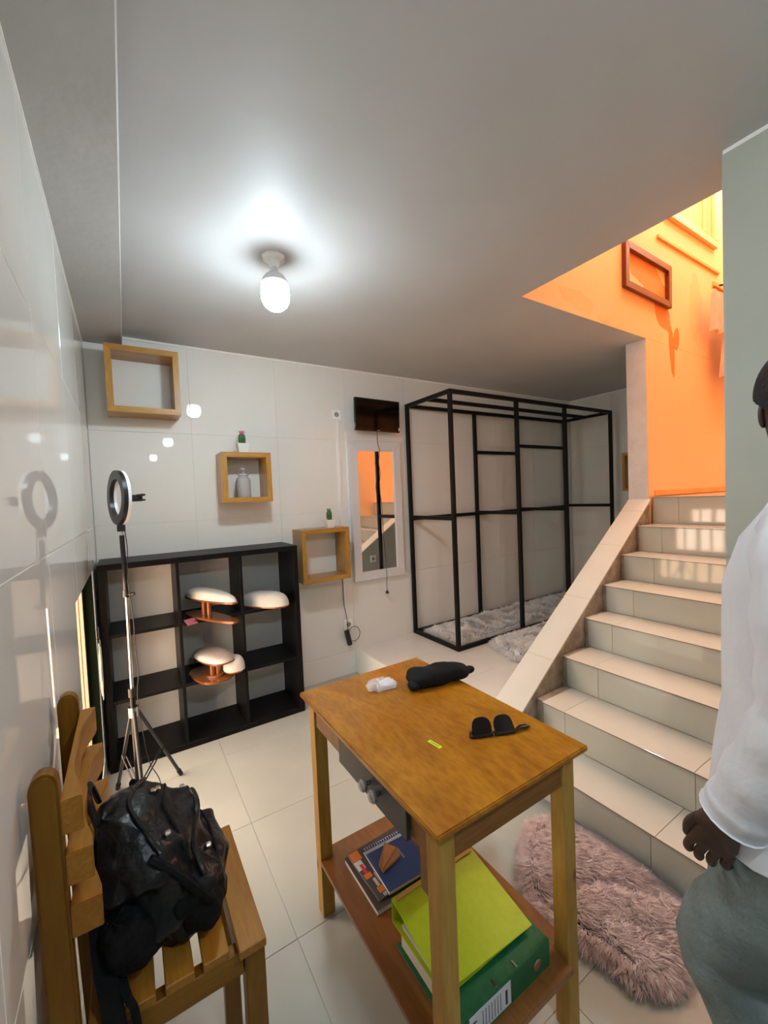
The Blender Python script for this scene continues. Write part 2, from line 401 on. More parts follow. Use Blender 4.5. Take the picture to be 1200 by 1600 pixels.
# walls behind the camera and near right wall
struct('wall_front', MB().box((XL-.3, YN-.2, -.1), (XW+.3, YN, ZC+.2)), M_plainwall)
nw = MB(); nw.box((XW+TT, YN, -.1), (XW+.16, YW-TT, ZC+.01))
wn = struct('wall_near_right', nw, M_grout)
tiles(wn, M_plainwall, (XW+TT, 0, 0), (0, -1, 0), (0, 0, 1), [-YW, -YW+1.2, -YW+2.4], [0, 1.25, ZC-.012])
struct('trim_near_right', MB().box((XW-.002, -1.8, ZC-.013), (XW+TT, YW, ZC+.005)), M_trim)
struct('wall_stair_right', MB().box((XW+.16, YW-.12, -.1), (XE+.1, YW, ZU)), M_orange)
struct('trim_near_corner', MB().box((XW, YW-TT, 0), (XW+.3, YW+.004, ZC)), M_plainwall)
# upstairs
wu = MB(); wu.box((XCOL+.002, YO, ZP), (XE+.1, YO+.14, ZC)); wu.box((XO-.004, YO, ZC+.0012), (3.72, YO+.14, ZU))
wu.box((3.72, YO, ZC+.001), (4.47, YO+.14, 3.63)); wu.box((3.72, YO, 4.12), (4.47, YO+.14, ZU)); wu.box((4.47, YO, ZC+.001), (XE+.1, YO+.14, ZU))
struct('wall_stairwell', wu, M_orange)
struct('wall_upper_left', MB().box((XO-.12, YW-.1, ZC+.16), (XO, YO+.14, ZU)), M_orange)
struct('wall_upper_end', MB().box((XE, YW-.1, 0), (XE+.1, YO+.14, ZU)), M_orange)
struct('ceiling_upper', MB().box((XO-.12, YW-.14, ZU), (2.4, YO+.2, ZU+.1)).box((6.4, YW-.14, ZU), (XE+.1, YO+.2, ZU+.1)).box((2.4, YW-.14, ZU), (6.4, .65, ZU+.1)).box((2.4, 1.41, ZU), (6.4, YO+.2, ZU+.1)), M_ceil)  # unseen opening left in this ceiling, added to light the orange wall evenly
struct('baseboard_landing', MB().box((XCOL+.09, YO-.006, 1.417), (XE, YO, 1.462), .002), M_skirt)
# column closing the platform side of the stairs
struct('column', MB().box((XCOL, YO+.002, ZP), (XCOL+.14, YO+.145, ZC), .003), M_white)
struct('wall_stairwell_back', MB().box((XCOL+.14, YO+.141, 0), (XR+.2, YO+.155, ZC)), M_plainwall)
# upper window
uw = empty('window_2', (4.1, YO+.03, 3.63)); uw['kind'] = 'structure'
M_uw = mat('upper_window_frame', (.80, .50, .24), .5)
b = MB(); a0, a1, b0, b1 = 3.60, 4.55, 3.56, 4.20
b.box((a0, YO-.03, b0), (a1, YO, b0+.06), .004); b.box((a0, YO-.03, b1-.06), (a1, YO, b1), .004); b.box((a1-.06, YO-.03, b0+.06), (a1, YO, b1-.06), .004); b.box((a0, YO-.03, b0+.06), (a0+.06, YO, b1-.06), .004)
b.build('window_frame', M_uw, uw)
b = MB(); b.box((3.72, YO+.02, 3.63), (4.47, YO+.05, 3.70), .003); b.box((3.72, YO+.02, 4.05), (4.47, YO+.05, 4.12), .003); b.box((4.40, YO+.02, 3.70), (4.47, YO+.05, 4.05), .003); b.box((3.72, YO+.02, 3.70), (3.79, YO+.05, 4.05), .003)
b.build('sash', M_uw, uw)
MB().box((3.74, YO+.10, 3.60), (4.50, YO+.135, 4.15)).build('sky_blocker', mat('sky_blocker_tan', (.32, .20, .07), .7), uw)  # added board behind the pane, only there to block the bright sky
mp_ = mat('frosted_amber_pane', (.62, .42, .17), .55, spec=.2)
MB().box((3.79, YO+.032, 3.70), (4.40, YO+.036, 4.05)).build('pane', mp_, uw)
MB().box((3.50, YO-.016, 3.36), (4.62, YO, 3.385), .002).build('window_sill', M_skirt, uw)
# outdoors beyond the low window: sunny ground, yard wall and shrub
struct('ground', MB().box((-6, -4, -.2), (x0-.001, 9, -.14)), noisy('yard_ground', (.60, .48, .36), (.70, .58, .45), 3, .9))

# ------------------------------------------------------------------ stairs
ST = [(1.63, .168), (1.866, .345), (2.125, .520), (2.372, .697), (2.60, .866), (2.85, 1.035), (3.085, 1.215), (3.33, 1.414)]
YLs = [1.47, 1.43, 1.46, 1.475, 1.485, 1.50, 1.515, 1.53]
stair = empty('staircase', (1.63, YW, 0), 'tiled staircase with eight steps climbing to the orange landing', 'stairs')
core = MB()
for k, (x, z) in enumerate(ST):
    xn = ST[k+1][0] if k < 7 else XE
    ye = min(YO-.012, 1.455+.075*(x-1.66)/1.652+.008)
    core.box((x+.010+TT, YW+.001, 0 if k < 7 else 1.0), (xn+.03 if k < 7 else XE-.001, ye, z-TT))
core.build('stair_core', M_cement, stair)
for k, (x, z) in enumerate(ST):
    MB().box((x+.0015, YW+.001, z-TT-.0035), (x+.0095, YLs[k]-.001, z-TT-.0002)).build('nosing_line', mat('brown_adhesive_shade', (.20, .12, .075), .9), stair)  # dark strip paints the shadow gap below the nosing together with its adhesive line
for k, (x, z) in enumerate(ST):
    zb = ST[k-1][1] if k else 0.0
    xn = ST[k+1][0]+.01 if k < 7 else XE-.002
    yl = YLs[k]; ylt = yl
    w = .19 if k % 2 == 0 else .27
    cu = {0: [-yl, -yl+.69, -YW], 1: [-yl, -yl+.13, -yl+.71, -YW]}.get(k, [-yl, -yl+.15+.02*(k % 3), -YW])
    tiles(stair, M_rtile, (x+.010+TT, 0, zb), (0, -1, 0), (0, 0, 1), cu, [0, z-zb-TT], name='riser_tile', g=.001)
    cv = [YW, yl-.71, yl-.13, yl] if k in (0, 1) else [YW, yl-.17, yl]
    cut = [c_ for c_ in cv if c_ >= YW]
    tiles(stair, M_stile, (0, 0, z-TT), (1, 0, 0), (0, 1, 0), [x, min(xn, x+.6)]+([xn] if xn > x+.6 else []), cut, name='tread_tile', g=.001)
# parapet
par = empty('stair_parapet', (1.8, 1.6, ZP), 'sloping cream tiled parapet wall between the stairs and the platform', 'low wall')
pin = [(1.66, .0), (1.66, .24), (3.312, 1.38), (3.312, .0)]
yi0, yi1 = 1.455, 1.53
def slope_z(x): return .263+(x-1.66)*(1.400-.263)/(3.312-1.66)
vs = []
for z_off in (0, 1):
    for x in (1.66, 3.312):
        for side in (0, 1):
            y = (yi0+(yi1-yi0)*(x-1.66)/1.652)+.012 if side == 0 else 1.63+(x-1.66)*.03
            vs.append((x, y, 0 if z_off == 0 else slope_z(x)-.012))
mesh_obj('wall_body', vs, [(0, 2, 3, 1), (4, 5, 7, 6), (0, 4, 6, 2), (1, 3, 7, 5), (0, 1, 5, 4), (2, 6, 7, 3)], M_cement, par)
capx = [1.655, 2.03, 2.44, 2.87, 3.19, 3.312]
for i in range(len(capx)-1):
    xa, xb = capx[i]+.0012, capx[i+1]-.0012; vs = []
    for dz in (-.012, 0):
        for x in (xa, xb):
            ya = yi0+(yi1-yi0)*(x-1.66)/1.652; yb_ = 1.642+(x-1.66)*.028
            vs += [(x, ya, slope_z(x)+dz), (x, yb_, slope_z(x)+dz)]
    o = mesh_obj('cap_tile', vs, [(0, 1, 3, 2), (4, 6, 7, 5), (0, 4, 5, 1), (2, 3, 7, 6), (0, 2, 6, 4), (1, 5, 7, 3)], M_stile, par)
# back face tiles of the parapet (clipped to the slope)
bx = [1.66, 2.0, 2.6, 3.2, 3.312]
for i in range(len(bx)-1):
    xa, xb = bx[i]+.001, bx[i+1]-.001
    f = lambda x: 1.631+(x-1.66)*.03
    vs = [(xa, f(xa), ZP), (xb, f(xb), ZP), (xb, f(xb), slope_z(xb)-.012), (xa, f(xa), slope_z(xa)-.012)]
    vs += [(v[0], v[1]+.008, v[2]) for v in vs]
    mesh_obj('tile', vs, [(0, 3, 2, 1), (4, 5, 6, 7), (0, 1, 5, 4), (1, 2, 6, 5), (2, 3, 7, 6), (3, 0, 4, 7)], M_plainwall, par)
mesh_obj('tile', [(1.648, 1.46, 0), (1.648, 1.64, 0), (1.648, 1.64, .25), (1.648, 1.46, .25), (1.656, 1.46, 0), (1.656, 1.64, 0), (1.656, 1.64, .25), (1.656, 1.46, .25)],
         [(0, 3, 2, 1), (4, 5, 6, 7), (0, 1, 5, 4), (1, 2, 6, 5), (2, 3, 7, 6), (3, 0, 4, 7)], M_stile, par)

# ------------------------------------------------------------------ ceiling bulbs
M_bulb = mat('lit_bulb_glass', (1, 1, 1), .4, emit=((.80, .93, 1.0), BULB))
_nt = M_bulb.node_tree; _tc = _nt.nodes.new('ShaderNodeTexCoord'); _sp = _nt.nodes.new('ShaderNodeSeparateXYZ'); _mr = _nt.nodes.new('ShaderNodeMapRange')
_nt.links.new(_tc.outputs['Object'], _sp.inputs[0]); _nt.links.new(_sp.outputs['Z'], _mr.inputs[0])   # the LED board throws most light out of the lower dome
_mr.inputs[1].default_value = -.15; _mr.inputs[2].default_value = -.215; _mr.inputs[3].default_value = BULB*.05; _mr.inputs[4].default_value = BULB
_nt.links.new(_mr.outputs[0], _nt.nodes['Principled BSDF'].inputs['Emission Strength'])
M_bulbbody = mat('bulb_body', (.80, .80, .78), .4)
M_bulb_dim = mat('dim_bulb_glass', (1, 1, 1), .4, emit=((.80, .93, 1.0), BULB*.12))
def bulb(x, y, label, mg=None):
    t = empty('ceiling_bulb', (x, y, ZC), label, 'lamp')
    b = MB(); b.lathe((x, y, ZC), [(.001, 0), (.052, 0), (.052, -.008), (.046, -.014), (.028, -.022), (.024, -.040), (.021, -.048)], 8)
    b.build('rose', M_whiteplastic, t)
    MB().lathe((x, y, ZC), [(.018, -.046), (.018, -.058), (.016, -.060), (.016, -.066), (.019, -.070)], 20).build('socket', M_bulbbody, t, True)
    MB().lathe((x, y, ZC), [(.018, -.066), (.040, -.082), (.055, -.104), (.058, -.118)], 24).build('bulb_collar', M_bulbbody, t, True)
    MB().lathe((x, y, ZC), [(.057, -.118), (.061, -.130), (.062, -.165), (.060, -.190), (.050, -.212), (.030, -.228), (.001, -.233)], 28).build('bulb_glass', mg or M_bulb, t, True)
    return t
bulb(.62, 1.82, 'lit white bulb in a plain ceiling rose, glowing on the ceiling')
bulb(.57, -.45, 'second lit bulb on the ceiling, seen only as a reflection in the back wall tiles')
bulb(.50, -2.7, 'farthest lit bulb on the ceiling, seen only as a faint reflection in the tiles', M_bulb_dim)

# ------------------------------------------------------------------ wooden wall boxes
def wallbox(x0, x1, z0, z1, label, th=.034, yf=2.91, group=None, yb=YB-.001):
    t = empty('wall_box', ((x0+x1)/2, yb, z0), label, 'shelf', group)
    for nm, pts in (('board', None),):
        pass
    def board(poly, m, nm='board'):
        b = MB(); b.prism(poly, yf, yb, axis=1); return b.build(nm, m, t, bevel=.0012)
    board([(x0, z1), (x1, z1), (x1-th, z1-th), (x0+th, z1-th)], M_orange_w)
    board([(x0, z0), (x0+th, z0+th), (x1-th, z0+th), (x1, z0)], M_orange_w)
    board([(x0, z0), (x0, z1), (x0+th, z1-th), (x0+th, z0+th)], M_orange_z)
    board([(x1, z0), (x1-th, z0+th), (x1-th, z1-th), (x1, z1)], M_orange_z)
    return t
wallbox(-.056, .337, 2.072, 2.469, 'empty square wooden wall box in the upper left corner near the ceiling')
wallbox(.564, .897, 1.501, 1.846, 'square wooden wall box holding the glass jar, middle of the three')
wallbox(1.097, 1.496, .866, 1.273, 'empty square wooden wall box beside the black shelf and mirror, lowest of the three')
# fourth box on the far right wall
t4 = empty('wall_box', (XR-.001, 2.1, 1.42), 'wooden wall box on the far wall, mostly hidden behind the white column', 'shelf')
yy0, yy1, zz0, zz1, xx0, th = 1.95, 2.385, 1.45, 1.86, 4.55, .03
for pl_ in ([(yy0, zz1), (yy1, zz1), (yy1-th, zz1-th), (yy0+th, zz1-th)], [(yy0, zz0), (yy0+th, zz0+th), (yy1-th, zz0+th), (yy1, zz0)],
            [(yy0, zz0), (yy0, zz1), (yy0+th, zz1-th), (yy0+th, zz0+th)], [(yy1, zz0), (yy1-th, zz0+th), (yy1-th, zz1-th), (yy1, zz1)]):
    b = MB(); b.prism(pl_, xx0, XR-.001, axis=0); b.build('board', M_orange_z, t4, bevel=.0012)

# glass jar
M_glass = mat('clear_glass', (.55, .56, .57), .04, alpha=.45, spec=.9)
jx, jy, jz = .715, 2.985, 1.526
jar = empty('glass_jar', (jx, jy, jz), 'clear glass jar with a round knobbed lid inside the wooden wall box', 'jar')
MB().lathe((jx, jy, jz), [(.001, .0), (.046, .0), (.050, .006), (.050, .125), (.044, .145), (.032, .155), (.030, .162), (.027, .162), (.029, .153), (.040, .142), (.046, .122), (.046, .010), (.001, .008)], 32).build('body', M_glass, jar, True, sharp=60)
MB().lathe((jx, jy, jz+.163), [(.001, 0), (.036, 0), (.042, .004), (.040, .010), (.018, .014), (.007, .022), (.006, .034), (.015, .040), (.018, .046), (.014, .053), (.001, .056)], 28).build('lid', M_glass, jar, True, sharp=60)
# cacti
M_pot = mat('white_ceramic', (.82, .82, .80), .3)
M_cact = noisy('cactus_green', (.02, .10, .03), (.06, .19, .06), 30, .55)
M_pink = mat('pink_cactus_flower', (.75, .14, .30), .55)
M_soil = mat('soil', (.04, .03, .02), .95)
def cactus(x, y, z, label, flower, s=1.0):
    t = empty('potted_cactus', (x, y, z), label, 'plant')
    b = MB(); w0, w1, h = .022*s, .031*s, .052*s
    vs = []
    for (w, zz) in ((w0, 0), (w1, h), (w1-.003, h), (w1-.004, h-.006)):
        for (sx, sy) in ((-1, -1), (1, -1), (1, 1), (-1, 1)): vs.append((x+sx*w, y+sy*w, z+zz))
    fs = [(3, 2, 1, 0)]+[(k+e, k+(e+1) % 4, k+4+(e+1) % 4, k+4+e) for k in (0, 4, 8) for e in range(4)]+[(12, 13, 14, 15)]
    b.add(vs, fs); b.build('pot', M_pot, t)
    MB().box((x-w1+.006, y-w1+.006, z+h-.012), (x+w1-.006, y+w1-.006, z+h-.003)).build('soil', M_soil, t)
    # ribbed stem
    n = 32; prof = [(.010, 0), (.016, .010), (.0175, .030), (.016, .046), (.011, .057), (.002, .062)]; vs = []; fs = []
    hh = 1.0 if flower else 1.05
    for r, zz in prof:
        for k in range(n):
            a = 2*math.pi*k/n; rr = r*s*(1+.14*math.cos(8*a)); vs.append((x+rr*math.cos(a), y+rr*math.sin(a), z+h-.004+zz*s*hh))
    for i in range(len(prof)-1):
        for k in range(n): fs.append((i*n+k, i*n+(k+1) % n, (i+1)*n+(k+1) % n, (i+1)*n+k))
    fs.append(tuple((len(prof)-1)*n+k for k in range(n)))
    MB().add(vs, fs).build('stem', M_cact, t, True, sharp=70)
    zt_ = z+h+.055*s*hh
    if flower:
        b = MB()
        for k in range(9):
            a = 2*math.pi*k/9; ca, sa = math.cos(a), math.sin(a)
            b.add([(x, y, zt_-.004), (x+.012*ca-.006*sa, y+.012*sa+.006*ca, zt_+.010), (x+.026*ca, y+.026*sa, zt_+.016+.006*(k % 2)), (x+.012*ca+.006*sa, y+.012*sa-.006*ca, zt_+.010), (x+.01*ca, y+.01*sa, zt_+.004)],
                  [(0, 1, 4), (1, 2, 4), (2, 3, 4), (3, 0, 4)])
        b.lathe((x, y, zt_), [(.012, -.004), (.014, .004), (.009, .014), (.001, .018)], 12)
        b.build('flower', M_pink, t)
    else:
        for (dx, dy) in ((-.014, -.004), (.012, .003), (-.002, .008)):
            MB().tube([(x+dx*.3, y+dy*.3, zt_-.010), (x+dx*.8, y+dy, zt_+.004), (x+dx*1.15, y+dy*1.2, zt_+.017)], [.006, .007, .003], 8).build('shoot', mat('pale_green', (.16, .25, .08), .6), t, True)
    return t
cactus(.722, 2.985, 1.8465, 'small potted cactus with a pink flower on the middle wall box', True, 1.28)
cactus(1.362, 2.985, 1.2735, 'small green potted cactus with budding tips on the lowest wall box', False, 1.22)

# ------------------------------------------------------------------ black cube shelf
SX0, SX1, SY0, SY1, SZ = -.152, 1.006, 2.765, 3.10, 1.185
sh = empty('cube_shelf', ((SX0+SX1)/2, (SY0+SY1)/2, 0), 'black open cube shelf of nine cells standing against the back wall', 'shelf')
T0 = .034
def sbox(n, a, b_): MB().box(a, b_, .0015).build(n, M_blackwood, sh)
sbox('side_panel', (SX0, SY0, 0), (SX0+T0, SY1, SZ-T0)); sbox('side_panel', (SX1-T0, SY0, 0), (SX1, SY1, SZ-T0))
sbox('top_panel', (SX0, SY0, SZ-T0), (SX1, SY1, SZ)); sbox('bottom_panel', (SX0+T0, SY0, .0), (SX1-T0, SY1, .036))
cxs = [.246, .617]
zs = [.392, .773]
for cx_ in cxs: sbox('divider', (cx_-.009, SY0+.004, .036), (cx_+.009, SY1, SZ-T0))
xs_ = [SX0+T0]+[q for cx_ in cxs for q in (cx_-.009, cx_+.009)]+[SX1-T0]
for zz in zs:
    for i in range(3): sbox('shelf_board', (xs_[2*i], SY0+.004, zz-.009), (xs_[2*i+1], SY1, zz+.009))

# manicure arm rests on the shelf
def pill(b, c, L_, Wd, h, dome, n=40, rot=0, tip=0.0, droop=0.0, base=.0):
    """stadium / oval padded form: flat base, domed top; L along local x"""
    c = V(c); rings = 9; vs = []; fs = []
    ca, sa = math.cos(rot), math.sin(rot)
    for i in range(rings):
        t = i/(rings-1); k = math.cos(t*math.pi/2)**.55; z = h*(math.sin(t*math.pi/2)**.9 if dome else t)
        if i == rings-1: k = .02
        for j in range(n):
            a = 2*math.pi*j/n; x = (abs(math.cos(a))**.8)*math.copysign(1, math.cos(a))*L_/2*k; y = (abs(math.sin(a))**.9)*math.copysign(1, math.sin(a))*Wd/2*k*(1-tip*x/(L_/2))
            zz = z*(1-tip*.5*(x/(L_/2)))-droop*(x/(L_/2))
            vs.append(c+V((x*ca-y*sa, x*sa+y*ca, zz+base)))
    for i in range(rings-1):
        for j in range(n): fs.append((i*n+j, i*n+(j+1) % n, (i+1)*n+(j+1) % n, (i+1)*n+j))
    fs.append(tuple(range(n))[::-1]); fs.append(tuple((rings-1)*n+j for j in range(n)))
    b.add(vs, fs)
def plate(b, c, L_, Wd, th, rot=0, n=40, tip=0, pw=.75):
    c = V(c); ca, sa = math.cos(rot), math.sin(rot); ps = []
    for j in range(n):
        a = 2*math.pi*j/n; x = (abs(math.cos(a))**pw)*math.copysign(1, math.cos(a))*L_/2; y = (abs(math.sin(a))**pw)*math.copysign(1, math.sin(a))*Wd/2*(1-tip*x/(L_/2)); ps.append((x*ca-y*sa, x*sa+y*ca))
    vs = [c+V((p[0], p[1], 0)) for p in ps]+[c+V((p[0], p[1], th)) for p in ps]
    b.add(vs, [tuple(range(n))[::-1], tuple(range(n, 2*n))]+[(i, (i+1) % n, n+(i+1) % n, n+i) for i in range(n)])
M_base = mat('copper_varnish', (.27, .085, .022), .22, .2, coat=.5)
# 1: upper middle cell, projecting forward
zc0 = .7825
a1 = empty('arm_rest_stand', (.45, 2.80, zc0), 'padded white arm rest on a copper stand in the top middle cell', 'arm rest')
r1 = R(-66)
b = MB(); plate(b, (.425, 2.76, zc0), .50, .125, .014, r1, tip=.20); b.build('base_plate', M_base, a1, bevel=.003)
for d in (-.035, .02): MB().tube([(.405+d*math.cos(r1), 2.80+d*math.sin(r1), zc0+.013), (.405+d*math.cos(r1), 2.80+d*math.sin(r1), zc0+.112)], .015, 18).build('post', M_base, a1, True)
b = MB(); plate(b, (.430, 2.78, zc0+.111), .50, .125, .012, r1, tip=.25); b.build('top_plate', M_base, a1, bevel=.003)
b = MB(); pill(b, (.430, 2.78, zc0+.1225), .49, .125, .052, True, rot=r1, tip=.32); b.build('cushion', M_cush, a1, True, sharp=60)
# 2: right cell, lying cushion
a2 = empty('arm_rest_cushion', (.79, 2.87, zc0), 'loose padded white arm rest lying in the top right cell', 'arm rest')
b = MB(); plate(b, (.78, 2.84, zc0), .36, .15, .010, R(-49)); b.build('base_plate', M_base, a2, bevel=.002)
b = MB(); pill(b, (.78, 2.84, zc0+.010), .36, .15, .088, True, rot=R(-49), tip=-.10); b.build('cushion', M_cush, a2, True, sharp=60)
# 3: middle cell, oval stand
zc1 = .4015
a3 = empty('arm_rest_stand', (.40, 2.76, zc1), 'oval padded arm rest on twin copper posts in the centre cell', 'arm rest')
r3 = R(-30)
b = MB(); plate(b, (.41, 2.82, zc1), .34, .22, .014, R(-75)); b.build('base_plate', M_base, a3, bevel=.003)
b = MB(); plate(b, (.425, 2.76, zc1+.0145), .11, .085, .010, r3); b.build('foot_ring', M_base, a3, bevel=.002)
for d in (-.017, .017): MB().tube([(.425+d, 2.76, zc1+.024), (.425+d, 2.76, zc1+.105)], .015, 18).build('post', M_base, a3, True)
b = MB(); plate(b, (.43, 2.83, zc1+.104), .36, .19, .011, R(-72)); b.build('top_plate', M_base, a3, bevel=.003)
b = MB(); pill(b, (.43, 2.83, zc1+.115), .36, .19, .034, True, rot=R(-72)); b.build('cushion', M_cush, a3, True, sharp=60)
# 4: small round cushion behind / right
a4 = empty('arm_rest_cushion', (.54, 2.83, zc1), 'small round white cushion on a copper disc behind the oval arm rest', 'arm rest')
MB().tube([(.552, 2.79, zc1), (.552, 2.79, zc1+.028)], .02, 18).build('foot', M_base, a4, True)
b = MB(); plate(b, (.536, 2.74, zc1+.028), .13, .15, .010, 0, pw=1); b.build('base_plate', M_base, a4, bevel=.002)
b = MB(); pill(b, (.536, 2.74, zc1+.038), .13, .15, .080, True); b.build('cushion', M_cush, a4, True, sharp=60)
# pink card
cd = MB(); cd.T = Matrix.Translation((.300, 2.772, .783)) @ Matrix.Rotation(.35, 4, 'Z') @ Matrix.Rotation(R(26), 4, 'X')
cd.box((-.030, -.035, 0), (.034, .022, .002)); 
tag(cd.build('gift_card', mat('pink_card', (.42, .12, .16), .5), org=(.300, 2.772, .783)), 'small dull pink card on the edge of the shelf beside the arm rest', 'card')

# ------------------------------------------------------------------ ring light on a tripod
rx, ry = -.020, 2.30
rl = empty('ring_light_stand', (rx, ry, 0), 'black ring light on a tall tripod in front of the black shelf', 'lamp')
MB().tube([(rx, ry, .10), (rx, ry, .62)], .0115, 14).build('pole', M_gloss, rl, True)
MB().tube([(rx, ry, .62), (rx+.003, ry, 1.10)], .0075, 14).build('pole', M_chrome, rl, True)
MB().tube([(rx+.003, ry, 1.09), (rx-.001, ry, 1.37)], .0105, 14).build('pole', M_blackplastic, rl, True)
MB().tube([(rx-.001, ry, 1.36), (rx-.001, ry, 1.392)], .006, 12).build('stem', M_chrome, rl, True)
MB().tube([(rx, ry, .595), (rx, ry, .635)], .017, 14).build('collar', M_blackplastic, rl, True)
MB().tube([(rx+.003, ry, 1.075), (rx+.003, ry, 1.11)], .015, 14).build('collar', M_blackplastic, rl, True)
MB().tube([(rx+.01, ry-.01, 1.09), (rx+.035, ry-.02, 1.09)], .008, 10).build('knob', M_blackplastic, rl, True)
MB().tube([(rx, ry, .50), (rx, ry, .545)], .022, 14).build('hub', M_chrome, rl, True)
MB().tube([(rx, ry, .12), (rx, ry, .15)], .018, 14).build('collar', M_blackplastic, rl, True)
for az in (48, 108, 275):
    a = R(az); L_ = .30 if az != 108 else .31
    ft = (rx+L_*math.cos(a), ry+L_*math.sin(a), .008); tp = (rx+.02*math.cos(a), ry+.02*math.sin(a), .525)
    lg = MB().tube([tp, ft], .0085, 10).build('leg', M_blackplastic, rl, True)
    fv = V(ft); dv = (V(tp)-fv).normalized(); MB().tube([fv-dv*.0, fv+dv*.035], .012, 10).build('rubber_foot', M_gloss, lg, True)
    mid = V(tp)*.45+V(ft)*.55
    for s in (-1, 1):
        off = V((-math.sin(a), math.cos(a), 0))*.008*s
        MB().tube([V((rx, ry, .135))+off, mid+off],     .0035, 8).build('strut', M_gloss, rl, True)
# head
MB().tube([(rx-.001, ry, 1.388), (rx-.001, ry, 1.418)], .0175, 14).build('swivel', M_blackplastic, rl, True)
th_ = math.atan2(.28, .96); nrm = V((math.cos(th_), math.sin(th_), -.02)).normalized(); rc = V((rx-.004, ry, 1.548))
def ring(b, ro, ri, d0, d1, n=56):
    a = V((0, 0, 1)); a = (a-nrm*a.dot(nrm)).normalized(); c2 = nrm.cross(a); vs = []
    for (r_, d_) in ((ro, d0), (ro, d1), (ri, d1), (ri, d0)):
        for k in range(n):
            t = 2*math.pi*k/n; vs.append(rc+nrm*d_+a*(math.cos(t)*r_)+c2*(math.sin(t)*r_))
    b.add(vs, [(i*n+k, i*n+(k+1) % n, ((i+1) % 4)*n+(k+1) % n, ((i+1) % 4)*n+k) for i in range(4) for k in range(n)])
b = MB(); ring(b, .127, .087, -.013, .005); b.build('ring_housing', M_blackplastic, rl, True, sharp=50)
b = MB(); ring(b, .1265, .088, .005, .018); b.build('diffuser', M_whiteplastic, rl, True, sharp=50)
MB().tube([rc+V((0, 0, -.133)), rc+V((0, 0, -.123))], .014, 12).build('bracket', M_blackplastic, rl, True)
MB().tube([rc+V((.0, 0, -.12))+nrm*.012, rc+V((.0, 0, -.075))+nrm*.035, rc+V((.0, 0, -.02))+nrm*.05], .004, 8).build('gooseneck', M_blackplastic, rl, True)
b = MB(); p0 = rc+nrm*.055
b.T = Matrix.Translation(p0) @ Matrix.Rotation(th_, 4, 'Z'); b.box((-.008, -.012, -.020), (.045, .012, .012), .003); b.box((.030, -.03, -.018), (.052, .03, -.010), .002); b.box((.030, -.03, .006), (.052, .03, .016), .002); b.build('phone_holder', M_blackplastic, rl)
cb = [(rx+.012, ry-.012, 1.40), (rx+.018, ry-.014, 1.30), (rx+.012, ry-.016, 1.15), (rx+.024, ry-.02, .95), (rx+.022, ry-.02, .85), (rx+.030, ry-.022, .72), (rx+.020, ry-.02, .60), (rx+.03, ry-.02, .45), (rx+.05, ry+.02, .25), (rx+.09, ry+.06, .12), (.085, 2.34, .03), (.10, 2.22, .006), (.115, 2.16, .006)]
def smooth_path(p, k=6):
    p = [V(q) for q in p]; out = []
    for i in range(len(p)-1):
        a, b_, c_, d_ = p[max(i-1, 0)], p[i], p[i+1], p[min(i+2, len(p)-1)]
        for j in range(k):
            t = j/k; out.append(.5*((2*b_)+(-a+c_)*t+(2*a-5*b_+4*c_-d_)*t*t+(-a+3*b_-3*c_+d_)*t**3))
    return out+[p[-1]]
MB().tube(smooth_path(cb), .0022, 6).build('cable', M_blackplastic, rl, True)
# cable coil hanging in the window corner
t = empty('cable_coil', (-.158, 2.70, .55), 'white cable coil hanging beside the low window at the left end of the shelf', 'cable')
cc = []
for k in range(90):
    a = 2*math.pi*k/22; cc.append((-.160+.004*math.sin(a*.6), 2.715+.035*math.sin(a)+.003*math.cos(a*.3), .66+.13*math.cos(a)-.001*k))
MB().tube(cc, .0028, 6).build('coil', mat('pale_cable', (.55, .55, .48), .5), t, True)
MB().box((-.166, 2.705, .79), (-.156, 2.725, .86), .002).build('plug', M_blackplastic, t)

# ------------------------------------------------------------------ sockets, conduit, tv, mirror
def socket(x, z, label, y=YB, s=.042):
    t = empty('wall_socket', (x, y, z), label, 'socket', None)
    MB().box((x-s, y-.011, z-s), (x+s, y-.0005, z+s), .003).build('plate', M_whiteplastic, t)
    MB().lathe((x, y-.0112, z), [(.001, 0), (.021, 0), (.021, .0006), (.001, .0006)], 24, axis=(0, -1, 0)).build('recess', mat('socket_grey', (.30, .29, .28), .5), t)
    for s_ in (-1, 1): MB().lathe((x+s_*.0095, y-.012, z), [(.001, 0), (.003, 0), (.003, .0006), (.001, .0006)], 10, axis=(0, -1, 0)).build('pin_hole', M_black, t)
    return t
socket(1.524, 2.196, 'white wall socket high up left of the television')
socket(1.548, .43, 'white wall socket low on the back wall above the platform step')
ts = socket(3.0, .66, 'white wall socket on the platform side of the stair parapet, seen in the mirror', y=1.72)
for ch in list(ts.children): pass
ts.rotation_euler = (0, 0, R(180)); ts.location = (2.62, 1.672, .72)
tag(MB().box((1.513, YB-.014, 1.275), (1.537, YB-.0005, 2.152), .002).build('cable_trunking', M_whiteplastic, org=(1.525, YB, 1.275)), 'white cable trunking running down from the high socket to the lowest wall box', 'trunking')
tag(MB().box((1.517, YB-.012, .58), (1.531, YB-.0005, .864), .002).build('cable_trunking', M_whiteplastic, org=(1.525, YB, .58)), 'short white cable trunking below the lowest wall box', 'trunking')
tag(MB().box((1.597, YB-.010, 1.05), (1.612, YB-.0005, 2.06), .002).build('cable_trunking', M_whiteplastic, org=(1.604, YB, 1.05)), 'white cable trunking strip just left of the mirror frame', 'trunking')
